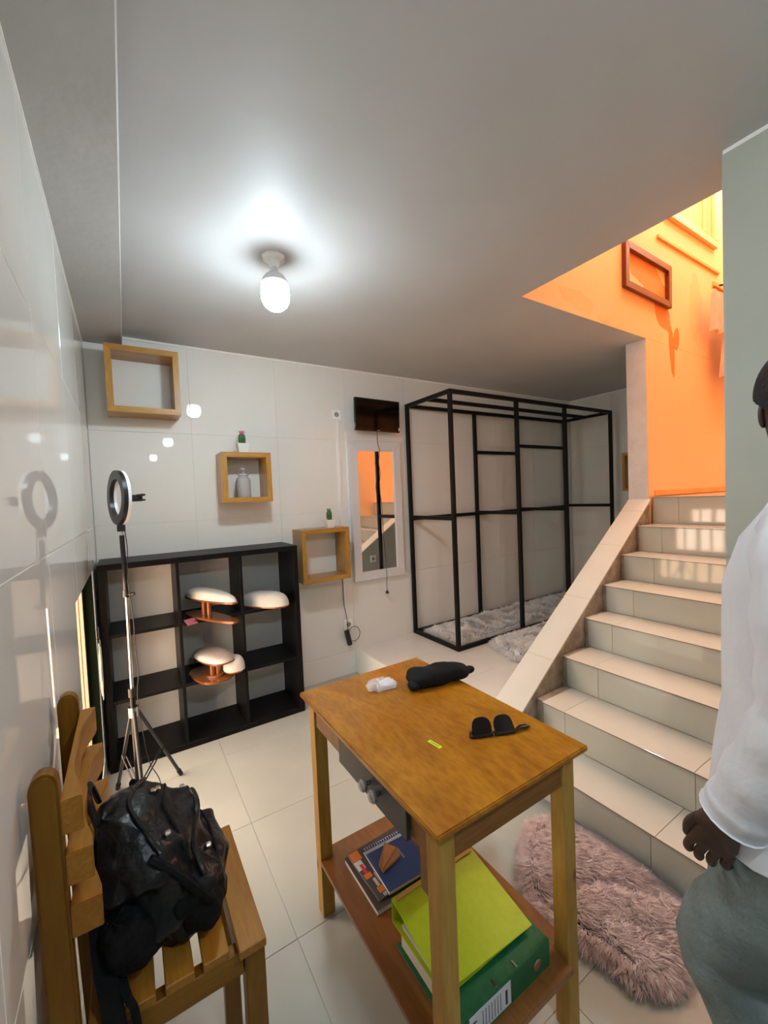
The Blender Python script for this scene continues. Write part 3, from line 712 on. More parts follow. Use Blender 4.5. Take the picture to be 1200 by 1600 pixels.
# power adapter with cord
t = empty('power_adapter', (1.53, YB-.02, .35), 'black power adapter and looped cord hanging by the low socket', 'adapter')
b = MB(); b.T = Matrix.Translation((1.525, YB-.035, .335)) @ Matrix.Rotation(R(-12), 4, 'Y'); b.box((-.020, -.015, -.075), (.020, .015, .06), .006); b.build('adapter_block', M_blackplastic, t)
lp = [(1.506, YB-.014, .86), (1.507, YB-.014, .70), (1.511, YB-.014, .60), (1.527, YB-.015, .52), (1.535, YB-.016, .44), (1.535, YB-.018, .37)]
for k in range(18):
    a = math.pi*.95-2*math.pi*k/18; lp.append((1.590+.055*math.cos(a), YB-.018-.0005*k, .345+.062*math.sin(a)))
MB().tube(smooth_path(lp, 4), .0026, 6).build('cord', M_blackplastic, t, True)

tv = empty('television', (1.876, 3.03, 2.06), 'small black flat television mounted above the mirror', 'television')
b = MB(); b.T = Matrix.Translation((1.876, 3.015, 2.196)) @ Matrix.Rotation(R(3), 4, 'Z') @ Matrix.Rotation(R(2), 4, 'X')
b.box((-.231, -.004, -.136), (.231, .022, .136), .004); b.build('casing', M_gloss, tv)
b2 = MB(); b2.T = b.T; b2.box((-.216, -.0052, -.118), (.216, -.004, .123)); b2.build('screen', mat('tv_screen', (.003, .003, .003), .10, spec=.14), tv)
b2 = MB(); b2.T = b.T; b2.box((-.016, -.0056, -.130), (.016, -.0045, -.1245)); b2.build('badge', mat('badge_grey', (.45, .45, .46), .3, .8), tv)
b2 = MB(); b2.T = b.T; b2.box((.214, -.0056, -.120), (.223, -.0045, -.094)); b2.build('sticker', M_whiteplastic, tv)
MB().box((1.80, 3.036, 2.12), (1.95, YB-.0005, 2.26), .003).build('wall_bracket', M_black, tv)
tc_ = [(1.872, 3.035, 2.08), (1.872, 3.036, 2.03), (1.88, 3.045, 1.96), (1.895, 3.045, 1.90), (1.882, 3.045, 1.80), (1.892, 3.045, 1.70), (1.878, 3.045, 1.58), (1.895, 3.045, 1.42), (1.898, 3.045, 1.2), (1.905, 3.045, 1.05), (1.912, 3.042, .95), (1.916, 3.045, .80), (1.918, 3.055, .74), (1.922, 3.06, .665)]
MB().tube(smooth_path(tc_, 5), .0026, 6).build('power_cord', M_blackplastic, tv, True)
MB().lathe((1.922, 3.06, .64), [(.006, 0), (.016, .004), (.016, .012), (.006, .03)], 12).build('plug', M_blackplastic, tv, True)

mi = empty('wall_mirror', (1.86, YB, .78), 'tall rectangular wall mirror in a white frame below the television', 'mirror')
mx0, mx1, mz0, mz1, fw = 1.612, 2.125, .785, 1.972, .075
yf_ = 3.062
def fbar(poly): b = MB(); b.prism(poly, yf_, YB-.0005, axis=1); b.build('frame_bar', mat('white_frame_paint', (.72, .69, .68), .45), mi, bevel=.003)
fbar([(mx0, mz1), (mx1, mz1), (mx1-fw, mz1-fw), (mx0+fw, mz1-fw)]); fbar([(mx0, mz0), (mx0+fw, mz0+fw), (mx1-fw, mz0+fw), (mx1, mz0)])
fbar([(mx0, mz0), (mx0, mz1), (mx0+fw, mz1-fw), (mx0+fw, mz0+fw)]); fbar([(mx1, mz0), (mx1-fw, mz0+fw), (mx1-fw, mz1-fw), (mx1, mz1)])
MB().box((mx0+fw-.004, 3.075, mz0+fw-.004), (mx1-fw+.004, 3.083, mz1-fw+.004)).build('mirror_glass', mat('mirror_silver', (.86, .87, .86), .01, 1), mi)

# ------------------------------------------------------------------ metal rack frame
FX = [2.235, 3.02, 3.73, 4.55]; BX = [2.235, 3.08, 3.735, 4.585]; FY, BY = 2.50, 3.085; FZ0, FZ1 = ZP, 2.335; w = .032
mf = empty('metal_rack', (3.4, 2.8, ZP), 'tall black square tube display rack standing on the platform', 'rack')
def fb(n, a, b_):
    a, b_ = V(a), V(b_); h = V((w/2, w/2, w/2)); MB().box(a-h, b_+h, .0025).build(n, M_black, mf)
h = w/2
for x in FX: fb('post', (x, FY, FZ0+h), (x, FY, FZ1-h))
for x in BX: fb('post', (x, BY, FZ0+h), (x, BY, FZ1-h))
for z in (FZ0+h, FZ1-h):
    for y, X_ in ((FY, FX), (BY, BX)):
        for i in range(3): fb('rail', (X_[i]+w, y, z), (X_[i+1]-w, y, z))
    for x in (FX[0], FX[3]+.015): fb('rail', (x, FY+w, z), (x, BY-w, z))
fb('rail', (FX[0]+w, 2.80, FZ1-h), (FX[3]-w+.01, 2.80, FZ1-h))
for i, (xa, xb) in enumerate(zip(FX, BX)):
    x = (xa+xb)/2; fb('rail', (x, FY+w, 1.30), (x, BY-w, 1.30))
for i in range(3): fb('rail', (BX[i]+w, BY, 1.285), (BX[i+1]-w, BY, 1.285))
fb('rail', (BX[1]+w, BY, 1.915), (BX[2]-w, BY, 1.915)); fb('rail', (BX[2]+w, BY, 2.0), (BX[3]-w, BY, 2.0))

# ------------------------------------------------------------------ fur rugs
def inside(p, poly):
    x, y = p; c_ = False; n = len(poly)
    for i in range(n):
        x1_, y1_ = poly[i]; x2_, y2_ = poly[(i+1) % n]
        if (y1_ > y) != (y2_ > y) and x < (x2_-x1_)*(y-y1_)/(y2_-y1_)+x1_: c_ = not c_
    return c_
def fur_rug(label, poly, z0, n, length, m, mb, hfun, hw=.0016, lean=None, cat='rug', seed=1, noisy_len=.35, lay=.85):
    rnd = random.Random(seed)
    cx_ = sum(p[0] for p in poly)/len(poly); cy_ = sum(p[1] for p in poly)/len(poly)
    root = empty('fur_rug', (cx_, cy_, z0), label, cat)
    sp = [p for i in range(len(poly)) for p in [poly[i], ((poly[i][0]+poly[(i+1) % len(poly)][0])/2, (poly[i][1]+poly[(i+1) % len(poly)][1])/2)]]
    vs = [(cx_, cy_, z0+.012+hfun(cx_, cy_))]; fs = []; K = len(sp); rings = 7
    for r_ in range(1, rings+1):
        f = r_/rings
        for p in sp:
            x, y = cx_+(p[0]-cx_)*f*.95, cy_+(p[1]-cy_)*f*.95; zz = z0+(.012+hfun(x, y))*(1 if r_ < rings-1 else (.45 if r_ == rings-1 else .05))
            vs.append((x, y, zz))
    for k in range(K): fs.append((0, 1+k, 1+(k+1) % K))
    for r_ in range(rings-1):
        for k in range(K): a = 1+r_*K; fs.append((a+k, a+K+k, a+K+(k+1) % K, a+(k+1) % K))
    mesh_obj('backing', vs, fs, mb, root, True)
    segs = [(poly[i][0], poly[i][1], poly[(i+1) % len(poly)][0], poly[(i+1) % len(poly)][1], (poly[(i+1) % len(poly)][0]-poly[i][0])**2+(poly[(i+1) % len(poly)][1]-poly[i][1])**2) for i in range(len(poly))]
    xs2 = [p[0] for p in poly]; ys2 = [p[1] for p in poly]; V_ = []; F_ = []; cnt = 0
    while cnt < n:
        x, y = rnd.uniform(min(xs2), max(xs2)), rnd.uniform(min(ys2), max(ys2))
        if not inside((x, y), poly): continue
        cl = noise.noise(V((x*14, y*14, seed))); c2 = noise.noise(V((x*45, y*45, seed+3)))
        a = 2*math.pi*noise.noise(V((x*5, y*5, seed+9)))*1.3+c2*2.2+rnd.gauss(0, .5)
        if lean is not None: a = lean+cl*1.7+c2*1.6+rnd.gauss(0, .35)
        de, dn = 9, 0
        for (ax_, ay_, bx_, by_, ll) in segs:
            tt = max(0, min(1, ((x-ax_)*(bx_-ax_)+(y-ay_)*(by_-ay_))/ll)); qx, qy = ax_+(bx_-ax_)*tt-x, ay_+(by_-ay_)*tt-y; dd = qx*qx+qy*qy
            if dd < de: de, dn = dd, math.atan2(qy, qx)
        edge = math.sqrt(de) < length*.8
        if edge and rnd.random() < .8: a = dn+rnd.gauss(0, .45)
        L_ = length*(1+noisy_len*c2+rnd.uniform(-.25, .25)); tilt = lay+.35*cl+rnd.gauss(0, .12)
        if edge: tilt = max(tilt, 1.15)
        d = V((math.cos(a)*math.sin(tilt), math.sin(a)*math.sin(tilt), max(.15, math.cos(tilt))))
        p0 = V((x, y, z0+.003+(.008+hfun(x, y))*min(1, math.sqrt(de)/.03+.1))); p1 = p0+V((d.x*.35, d.y*.35, d.z*1.1))*L_*.6; p2 = p0+d*L_+V((0, 0, -.25*L_*(1-d.z)))
        if p2.z < z0+.003: p2.z = z0+.003
        if p1.z < z0+.004: p1.z = z0+.004
        sd = V((-math.sin(a), math.cos(a), 0))*hw*rnd.uniform(.7, 1.4); k = len(V_)
        V_ += [p0-sd, p0+sd, p1+sd*.9, p1-sd*.9, p2]; F_ += [(k, k+1, k+2, k+3), (k+3, k+2, k+4)]; cnt += 1
    o = mesh_obj('pile', V_, F_, m, root); o['kind'] = 'stuff'
    return root
M_pinkfur = noisy('mauve_fur', (.50, .35, .34), (.80, .63, .61), 40, .8, sheen=.5)
M_pinkback = mat('mauve_backing', (.46, .33, .32), .9)
M_whitefur = noisy('white_fur', (.86, .83, .82), (.97, .96, .95), 16, .8, sheen=.5)
M_whiteback = mat('white_backing', (.85, .82, .79), .9)
pk = [(1.47, 1.19), (1.33, 1.13), (1.19, 1.02), (1.145, .90), (1.175, .79), (1.20, .70), (1.215, .60), (1.29, .555), (1.40, .565), (1.53, .62), (1.585, .70), (1.60, .80), (1.605, .93), (1.58, 1.04), (1.55, 1.13)]
def hp(x, y):
    # folded cushion-like sheepskin: two lobes with a crease
    d = (x-1.38)*.55+(y-.84)*.83+.02*math.sin(x*22)
    e1 = .040*(1-math.exp(-(d/.035)**2))*math.exp(-(d/.30)**2)+.012*noise.noise(V((x*9, y*9, 3)))
    ex = min(1, min(abs(x-1.14), abs(1.61-x))/.10); return e1*ex
fur_rug('fluffy mauve fur rug crumpled on the floor beside the bottom stair', pk, 0.0, 36000, .045, M_pinkfur, M_pinkback, hp, lean=R(-60), seed=3, hw=.0013, lay=1.05)
w1 = [(2.31, 3.03), (2.30, 2.85), (2.33, 2.62), (2.42, 2.56), (2.7, 2.53), (3.0, 2.54), (3.4, 2.53), (3.8, 2.55), (4.2, 2.54), (4.48, 2.57), (4.50, 2.8), (4.48, 3.02), (4.0, 3.04), (3.5, 3.03), (3.0, 3.045), (2.6, 3.03)]
fur_rug('long white fur rug spread inside the foot of the black rack', w1, ZP, 34000, .048, M_whitefur, M_whiteback, lambda x, y: .016+.020*noise.noise(V((x*3, y*3, 1))), seed=5, hw=.003, lay=.65)
w2 = [(2.60, 2.46), (2.50, 2.40), (2.46, 2.30), (2.44, 2.18), (2.40, 2.09), (2.46, 2.02), (2.6, 2.0), (2.8, 1.93), (3.1, 1.86), (3.5, 1.90), (3.8, 2.0), (3.95, 2.2), (3.9, 2.42), (3.5, 2.46), (3.1, 2.45)]
fur_rug('white and grey fur rug on the platform in front of the rack', w2, ZP, 28000, .045, M_whitefur, M_whiteback, lambda x, y: .016+.020*noise.noise(V((x*3.3, y*3.3, 8))), seed=9, hw=.003, lay=.7)

# ------------------------------------------------------------------ table
tb = empty('work_table', (.76, 1.03, 0), 'small wooden work table with an orange brown top and pine legs', 'table')
TX0, TX1, TY0, TY1, TZ = .500, 1.030, .645, 1.425, .800
b = MB(); b.box((TX0, TY0, TZ-.016), (TX1, TY1, TZ)); b.build('tabletop', M_top, tb, bevel=.003)
LW = .044
for (lx, ly) in ((.520, .668), (.952, .668), (.520, 1.345), (.952, 1.345)):
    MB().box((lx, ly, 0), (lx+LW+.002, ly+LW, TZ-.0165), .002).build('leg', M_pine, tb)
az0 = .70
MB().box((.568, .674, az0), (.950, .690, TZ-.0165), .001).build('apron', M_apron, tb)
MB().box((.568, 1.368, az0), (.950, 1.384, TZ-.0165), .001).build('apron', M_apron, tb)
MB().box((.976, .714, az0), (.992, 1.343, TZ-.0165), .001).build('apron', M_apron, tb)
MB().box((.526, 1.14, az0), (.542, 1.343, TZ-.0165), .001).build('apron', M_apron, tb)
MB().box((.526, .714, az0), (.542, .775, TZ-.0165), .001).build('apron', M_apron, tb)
MB().box((.526, .714, az0-.10), (.552, .745, az0-.0005), .001).build('rail', M_apron, tb)
dr = MB().box((.514, .778, .690), (.528, 1.138, .778), .0015).build('drawer', mat('charcoal_drawer', (.045, .050, .050), .5), tb)
MB().box((.529, .785, .695), (.90, 1.13, .705)).build('drawer_bottom', M_apron, dr)
M_knob = mat('grey_knob', (.33, .33, .31), .25, .7)
for yk in (.945, .895): MB().lathe((.5135, yk, .738), [(.006, 0), (.006, .010), (.015, .016), (.017, .024), (.012, .030), (.001, .031)], 20, axis=(-1, 0, 0)).build('knob', M_knob, dr, True)
BZ = .215
pr = []
for (cx_, cy_, a0_) in ((.978, .672, -90), (.978, 1.372, 0), (.540, 1.372, 90), (.540, .672, 180)):
    for k in range(5): a = R(a0_+k*22.5); pr.append((cx_+.016*math.cos(a), cy_+.016*math.sin(a)))
# board notched round nothing: it sits between the legs on the short sides
pr = [(.568, .650), (.950, .650), (.952, .6665), (.9985, .6665+.047), (.9985, 1.343), (.951, 1.344), (.951, 1.388), (.567, 1.388), (.567, 1.344), (.519, 1.343), (.519, .714), (.567, .713)]
pr[2:4] = [(.951, .713), (.9985, .714)]
b = MB(); b.prism(pr, BZ-.018, BZ); b.build('lower_shelf', wood('shelf_wood', (.27, .115, .028), (.21, .082, .018), (.8, .65, .5), 'Y', 4, .4, coat=.2), tb, bevel=.002)

# things on the table: pouch, sunglasses, sticker, tag in plastic
def blob_mesh(name, m, parent, fn, nu=48, nv=28, org=None):
    vs = []; fs = []
    for j in range(nv+1):
        v = -math.pi/2+math.pi*j/nv
        for i in range(nu): vs.append(fn(2*math.pi*i/nu, v))
    for j in range(nv):
        for i in range(nu): fs.append((j*nu+i, j*nu+(i+1) % nu, (j+1)*nu+(i+1) % nu, (j+1)*nu+i))
    return mesh_obj(name, vs, fs, m, parent, True, org)
def sgp(v, p): return math.copysign(abs(v)**p, v)
M_cloth = noisy('black_cloth', (.005, .0055, .007), (.010, .0105, .012), 20, .8, bump=.3, bscale=120, spec=.2)
pc = empty('cloth_pouch', (.962, 1.185, TZ), 'soft black cloth pouch lying near the far edge of the tabletop', 'pouch')
pa = math.atan2(-.078, .276)
def fpouch(u, v):
    x = .118*sgp(math.cos(u), .45)*sgp(math.cos(v), .6); y = .048*sgp(math.sin(u), .65)*sgp(math.cos(v), .8); z = .034*sgp(math.sin(v), .9)
    t_ = x/.118; y *= 1-.18*t_; z *= 1-.15*abs(t_)**3
    z += .004*noise.noise(V((x*28, y*20, 1)))+.003*math.sin(x*60+y*50)
    y += .006*math.sin(x*38)
    z = max(z, -.029)
    return (.955+x*math.cos(pa)-y*math.sin(pa), 1.185+x*math.sin(pa)+y*math.cos(pa), TZ+.031+z)
blob_mesh('pouch_body', M_cloth, pc, fpouch, 64, 28)
def lobe(cx_, cy_, cz_, rx_, ry_, rz_, nm):
    blob_mesh(nm, M_cloth, pc, lambda u, v: (cx_+rx_*math.cos(u)*math.cos(v), cy_+ry_*math.sin(u)*math.cos(v), cz_+rz_*math.sin(v)), 20, 12)
lobe(.843, 1.190, TZ+.017, .020, .026, .016, 'corner_fold'); lobe(1.082, 1.158, TZ+.022, .026, .018, .014, 'corner_fold'); lobe(.868, 1.235, TZ+.025, .022, .022, .020, 'corner_fold')

sg = empty('sunglasses', (.87, .81, TZ), 'dark brown sunglasses lying lenses up on the tabletop', 'sunglasses')
M_sgf = mat('dark_tortoise', (.012, .006, .005), .2, spec=.35)
M_lens = mat('dark_lens', (.014, .008, .006), .12, spec=.35)
sa_ = math.atan2(.79-.845, .905-.80)+.25
SGT = Matrix.Translation((.857, .822, TZ+.0035)) @ Matrix.Rotation(R(-24), 4, 'Z') @ Matrix.Rotation(R(66), 4, 'X')
def lens_poly(cx_, s=1.0, sx=1):
    out = []   # upside down: straight brow at the bottom, round lower rim pointing up
    for k in range(32):
        a = 2*math.pi*k/32; x = .0265*s*sgp(math.cos(a), .75); y = .0245*s*sgp(math.sin(a), .8 if math.sin(a) > 0 else .45)
        x *= 1-.16*(y/.0245)*.5; out.append((cx_+x+sx*.002*(y < 0), .0245+y))
    return out
for sx in (-1, 1):
    b = MB(); b.T = SGT; b.prism(lens_poly(sx*.0325, .98, sx), -.0008, .0008); b.build('lens', M_lens, sg)
    o_ = lens_poly(sx*.0325, 1.10, sx); i_ = lens_poly(sx*.0325, .96, sx); n = len(o_)
    vs = [(p[0], p[1], z) for z, pl2 in ((-.002, o_), (.002, o_), (.002, i_), (-.002, i_)) for p in pl2]
    b = MB(); b.T = SGT; b.add(vs, [(i*n+k, i*n+(k+1) % n, ((i+1) % 4)*n+(k+1) % n, ((i+1) % 4)*n+k) for i in range(4) for k in range(n)]); b.build('rim', M_sgf, sg, True)
    b = MB(); b.T = SGT; b.box((sx*.0325-.031, -.002, -.0035), (sx*.0325+.031, .0065, .0035), .002); b.build('brow_bar', M_sgf, sg)
b = MB(); b.T = SGT; b.tube([(-.010, .006, 0), (0, .009, .001), (.010, .006, 0)], .003, 8); b.build('bridge', M_sgf, sg, True)
b = MB(); b.tube([(.915, .797, TZ+.006), (.930, .800, TZ+.008), (.945, .800, TZ+.009), (.962, .795, TZ+.008), (.972, .790, TZ+.006)], [.003, .0065, .0095, .0095, .004], 12, flat=.5); b.build('temple', M_sgf, sg, True)
b = MB(); b.tube([(.800, .846, TZ+.004), (.795, .853, TZ+.005), (.812, .872, TZ+.005), (.870, .868, TZ+.005)], .003, 8); b.build('temple', M_sgf, sg, True)

t = empty('strip_sticker', (.697, .893, TZ), 'tiny fluorescent yellow paper strip stuck on the tabletop', 'sticker')
b = MB(); b.T = Matrix.Translation((.697, .893, TZ+.0006)) @ Matrix.Rotation(R(-83), 4, 'Z'); b.box((-.023, -.006, 0), (.023, .006, .0008)); b.build('paper', mat('neon_yellow', (.60, .80, .03), .6), t)
b = MB(); b.T = Matrix.Translation((.697, .893, TZ+.0015)) @ Matrix.Rotation(R(-83), 4, 'Z'); b.box((-.017, -.0022, 0), (.017, .0022, .0002)); b.build('print', mat('olive_print', (.28, .38, .04), .6), t)
t = empty('wrapped_card', (.756, 1.28, TZ), 'small white card block in a clear plastic wrapper on the tabletop', 'packet')
b = MB(); b.T = Matrix.Translation((.780, 1.272, TZ+.001)) @ Matrix.Rotation(R(-12), 4, 'Z'); b.box((-.026, -.030, 0), (.026, .030, .016), .001); b.build('card_block', mat('white_card', (.80, .80, .84), .5), t)
def fplast(u, v):
    x = .055*sgp(math.cos(u), .6)*sgp(math.cos(v), .5); y = .036*sgp(math.sin(u), .6)*sgp(math.cos(v), .5); z = .0105*sgp(math.sin(v), .8)
    z += .010*noise.noise(V((x*70, y*70, 2))); x += .012*noise.noise(V((x*40, y*60, 5))); y += .010*noise.noise(V((x*60, y*40, 8)))
    return (.757+x*.978+y*.2, 1.276-x*.2+y*.978, TZ+.0125+max(z*1.3, -.0115))
blob_mesh('wrapper', mat('clear_plastic', (.90, .86, .88), .10, alpha=.38, spec=.9), t, fplast, 40, 16)

# things on the lower shelf
def lever_file(name, label, x0, x1, y0, y1, z0, z1, m, m_in, rot=0, spine='front'):
    t = empty(name, ((x0+x1)/2, (y0+y1)/2, z0), label, 'folder'); c = V(((x0+x1)/2, (y0+y1)/2, 0))
    T = Matrix.Translation(c) @ Matrix.Rotation(rot, 4, 'Z') @ Matrix.Translation(-c)
    def P(n, a, b_, mm, bev=.001): q = MB(); q.T = T; q.box(a, b_, bev); return q.build(n, mm, t)
    P('cover', (x0, y0, z0), (x1, y1, z0+.003), m); P('cover', (x0, y0, z1-.003), (x1, y1, z1), m)
    if spine == 'front': P('spine', (x0, y0, z0+.003), (x1, y0+.003, z1-.003), m)
    else: P('spine', (x0, y0, z0+.003), (x0+.003, y1, z1-.003), m)
    P('paper_stack', (x0+.012, y0+.03, z0+.0035), (x1-.014, y1-.012, z0+(z1-z0)*.55), m_in)
    return t, T
M_green = noisy('dark_green_board', (.006, .10, .035), (.010, .13, .045), 60, .45, bump=.2, bscale=300)
M_lime = noisy('lime_board', (.42, .52, .006), (.46, .56, .010), 50, .5, bump=.15, bscale=250)
M_paper = noisy('paper_edges', (.55, .50, .42), (.72, .68, .60), 60, .8, stretch=(.2, .2, 12))
g_, gT = lever_file('lever_arch_file', 'dark green lever arch file lying under the lime folder on the table shelf', .585, .903, .690, .965, BZ, BZ+.074, M_green, M_paper)
M_lab = mat('label_paper', (.72, .74, .78), .6); M_ink = mat('label_ink', (.03, .03, .05), .6)
MB().box((.608, .6885, BZ+.008), (.748, .6898, BZ+.066)).build('spine_label', M_lab, g_)
b = MB()
for k in range(7): b.box((.650+.010*k, .6878, BZ+.014), (.6515+.010*k, .6884, BZ+.058))
b.box((.728, .6878, BZ+.016), (.735, .6884, BZ+.052)); b.add([(.614, .6878, BZ+.018), (.632, .6878, BZ+.018), (.632, .6878, BZ+.042)], [(0, 1, 2)]); b.box((.616, .6878, BZ+.046), (.630, .6884, BZ+.050))
b.build('label_print', M_ink, g_)
MB().lathe((.850, .6895, BZ+.038), [(.011, 0), (.014, 0), (.0145, .0015), (.011, .002)], 24, axis=(0, -1, 0)).build('finger_ring', M_chrome, g_, True)
for xr in (.70, .775): MB().box((xr, .693, BZ+.0742), (xr+.006, .712, BZ+.0765), .001).build('metal_eyelet', M_chrome, g_)
l_ = empty('lever_arch_file', (.72, .85, BZ+.0775), 'bright lime green lever arch file on top of the dark green file', 'folder')
lz = BZ+.0775; LX0, LX1, LY0, LY1 = .576, .884, .738, .962
def lq(n, pts, mm, th=.003):
    vs = [V(p) for p in pts]+[V(p)+V((0, 0, th)) for p in pts]
    MB().add(vs, [(3, 2, 1, 0), (4, 5, 6, 7), (0, 1, 5, 4), (1, 2, 6, 5), (2, 3, 7, 6), (3, 0, 4, 7)]).build(n, mm, l_, bevel=.0008)
lq('cover', [(LX0+.004, LY0+.004, lz), (LX1-.004, LY0, lz), (LX1, LY1, lz), (LX0, LY1, lz)], M_lime)
lq('cover', [(LX0, LY0, lz+.018), (LX1-.004, LY0-.012, lz+.016), (LX1, LY1, lz+.060), (LX0, LY1, lz+.066)], M_lime)
MB().box((LX0, LY1+.0005, lz), (LX1, LY1+.0035, lz+.068), .001).build('spine', M_lime, l_)
lq('paper_stack', [(LX0+.012, LY0+.02, lz+.0035), (LX1-.018, LY0+.02, lz+.0035), (LX1-.018, LY1-.03, lz+.0035), (LX0+.012, LY1-.03, lz+.0035)], M_paper, .010)
MB().tube(smooth_path([(.60, .93, lz+.004), (.60, .925, lz+.045), (.60, .89, lz+.046), (.60, .87, lz+.004)], 4), .002, 8).build('ring_arch', M_chrome, l_, True)
MB().box((LX0+.01, LY1-.012, lz+.0655), (LX1-.01, LY1, lz+.0685), .0005).build('edge_strip', mat('ochre_edge', (.50, .28, .07), .6), l_)
# magazines + notebook
def book(name, label, cx_, cy_, z0, L_, Wd, th_b, rot, mc, cat='book'):
    t = empty(name, (cx_, cy_, z0), label, cat); T = Matrix.Translation((cx_, cy_, z0)) @ Matrix.Rotation(rot, 4, 'Z')
    def P(n, a, b_, mm, bev=.0005, par=t): q = MB(); q.T = T; q.box(a, b_, bev); return q.build(n, mm, par)
    P('back_cover', (-L_/2, -Wd/2, 0), (L_/2, Wd/2, .001), mc); P('pages', (-L_/2+.002, -Wd/2+.002, .001), (L_/2-.002, Wd/2-.002, th_b-.001), M_paper)
    P('front_cover', (-L_/2, -Wd/2, th_b-.001), (L_/2, Wd/2, th_b), mc); return t, T, P
M_ochre = mat('dark_cover', (.06, .045, .04), .35)
tA, TA, PA = book('hardback_book', 'dark hardback book with pale page edges, bottom of the stack on the table shelf', .706, 1.175, BZ, .245, .225, .018, 0, M_ochre)
tB, TB, PB = book('magazine', 'magazine with an orange, red and white collage cover under the blue notebook', .712, 1.19, BZ+.0185, .225, .205, .006, R(2), mat('magazine_cover', (.07, .06, .065), .3), 'magazine')
def collage(a, b_, col, nm): PB('cover_picture', a, b_, mat(nm, col, .35), 0)
zt2 = .006
collage((-.110, .060, zt2), (-.075, .098, zt2+.0004), (.75, .20, .03), 'print_orange'); collage((-.112, .020, zt2), (-.085, .058, zt2+.0004), (.72, .70, .72), 'print_white')
collage((-.100, .002, zt2), (-.088, .040, zt2+.0007), (.60, .03, .06), 'print_red'); collage((-.108, -.020, zt2), (-.082, .000, zt2+.0004), (.70, .25, .06), 'print_orange')
collage((-.075, -.050, zt2), (-.066, -.012, zt2+.0004), (.60, .60, .62), 'print_grey'); collage((-.090, -.060, zt2), (-.080, -.028, zt2+.0004), (.66, .60, .50), 'print_cream')
collage((-.096, -.084, zt2), (-.072, -.062, zt2+.0004), (.80, .28, .02), 'print_orange'); collage((-.066, -.078, zt2), (-.045, -.060, zt2+.0004), (.03, .18, .05), 'print_green')
collage((-.09, -.100, zt2), (.10, -.088, zt2+.0004), (.42, .45, .48), 'print_grey2')
tC, TC, PC = book('spiral_notebook', 'blue spiral notebook on top of the magazine', .722, 1.165, BZ+.0255, .165, .185, .014, R(-2), mat('blue_cover', (.018, .045, .17), .35), 'notebook')
b = MB(); b.T = TC
for k in range(17):
    x = -.076+.0095*k; b.tube([(x+.001*math.cos(a), .0885+.008*math.sin(a), .007+.0095*math.cos(a)) for a in [2*math.pi*q/12 for q in range(13)]], .0009, 5)
b.build('spiral_binding', M_whiteplastic, tC, True)
q = MB(); q.T = TC; q.box((-.082, .068, .014), (.082, .080, .0144)); q.build('cover_edge', mat('pale_blue_edge', (.35, .42, .52), .5), tC)
q = MB(); q.T = TC @ Matrix.Translation((.028, .010, 0)) @ Matrix.Rotation(R(90), 4, 'Z')
for k, ch in enumerate(range(6)): q.box((-.022+.0075*k, 0, .014), (-.018+.0075*k, .006, .0142))
q.build('cover_lettering', mat('pale_ink', (.45, .50, .60), .5), tC)
t = empty('leather_wallet', (.70, 1.175, BZ+.041), 'small brown leather triangle pouch on the blue notebook', 'wallet')
q = MB(); q.T = Matrix.Translation((.700, 1.178, BZ+.0402)) @ Matrix.Rotation(R(12), 4, 'Z'); q.prism([(-.055, -.030), (-.045, .004), (.030, .052), (.048, .005), (.030, -.028)], 0, .008); q.build('wallet_body', noisy('tan_leather', (.24, .10, .035), (.30, .14, .055), 30, .5), t, bevel=.002)
q = MB(); q.T = Matrix.Translation((.700, 1.178, BZ+.0482)) @ Matrix.Rotation(R(12), 4, 'Z'); q.prism([(-.050, -.022), (.030, .050), (.040, .004)], 0, .002); q.build('flap', noisy('tan_leather_light', (.34, .15, .055), (.40, .19, .07), 30, .5), t)

# ------------------------------------------------------------------ chair
ch = empty('wooden_chair', (.03, 1.03, 0), 'slatted honey coloured wooden chair with its back to the left wall', 'chair')
PXa, PXb = -.156, -.117
for (ya, yb2) in ((.840, .872), (1.172, 1.204)):
    pts = []
    for k in range(9): a = math.pi*k/8; pts.append(((PXa+PXb)/2+(PXb-PXa)/2*math.cos(a), 1.052+.026*math.sin(a)))
    poly = pts+[(PXa+.004, .60), (PXa+.012, .3), (PXa+.012, 0), (PXb+.012, 0), (PXb+.012, .3), (PXb+.006, .60)]
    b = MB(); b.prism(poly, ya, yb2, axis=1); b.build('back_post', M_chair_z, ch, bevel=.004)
# curved back slats (seen from above they bow toward the wall)
def back_slat(z0, z1, xo):
    vs = []; n = 16; ya, yb2 = .842, 1.202
    for k in range(n+1):
        s = k/n; y = ya+(yb2-ya)*s; bow = .019*math.sin(math.pi*s)**2
        xb_ = PXb+.0005+xo*.2; xf = PXb+.026+xo-bow+.004*math.cos(4*math.pi*s)
        vs += [(xb_, y, z0), (xf, y, z0), (xf, y, z1), (xb_, y, z1)]
    fs = [(0, 1, 2, 3), (4*n+3, 4*n+2, 4*n+1, 4*n)]+[(4*k+e, 4*k+(e+1) % 4+0, 4*k+4+(e+1) % 4, 4*k+4+e) for k in range(n) for e in range(4)]
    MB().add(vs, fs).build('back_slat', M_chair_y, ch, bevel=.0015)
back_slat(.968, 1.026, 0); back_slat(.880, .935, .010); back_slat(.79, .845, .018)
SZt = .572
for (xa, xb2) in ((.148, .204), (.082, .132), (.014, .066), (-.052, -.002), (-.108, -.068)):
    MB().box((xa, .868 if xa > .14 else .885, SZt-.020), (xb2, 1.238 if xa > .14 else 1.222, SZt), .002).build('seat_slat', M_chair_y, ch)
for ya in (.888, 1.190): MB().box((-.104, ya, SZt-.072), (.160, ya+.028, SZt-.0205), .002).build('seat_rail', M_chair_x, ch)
MB().box((.150, .918, SZt-.070), (.172, 1.188, SZt-.0205), .001).build('seat_rail', M_chair_y, ch)
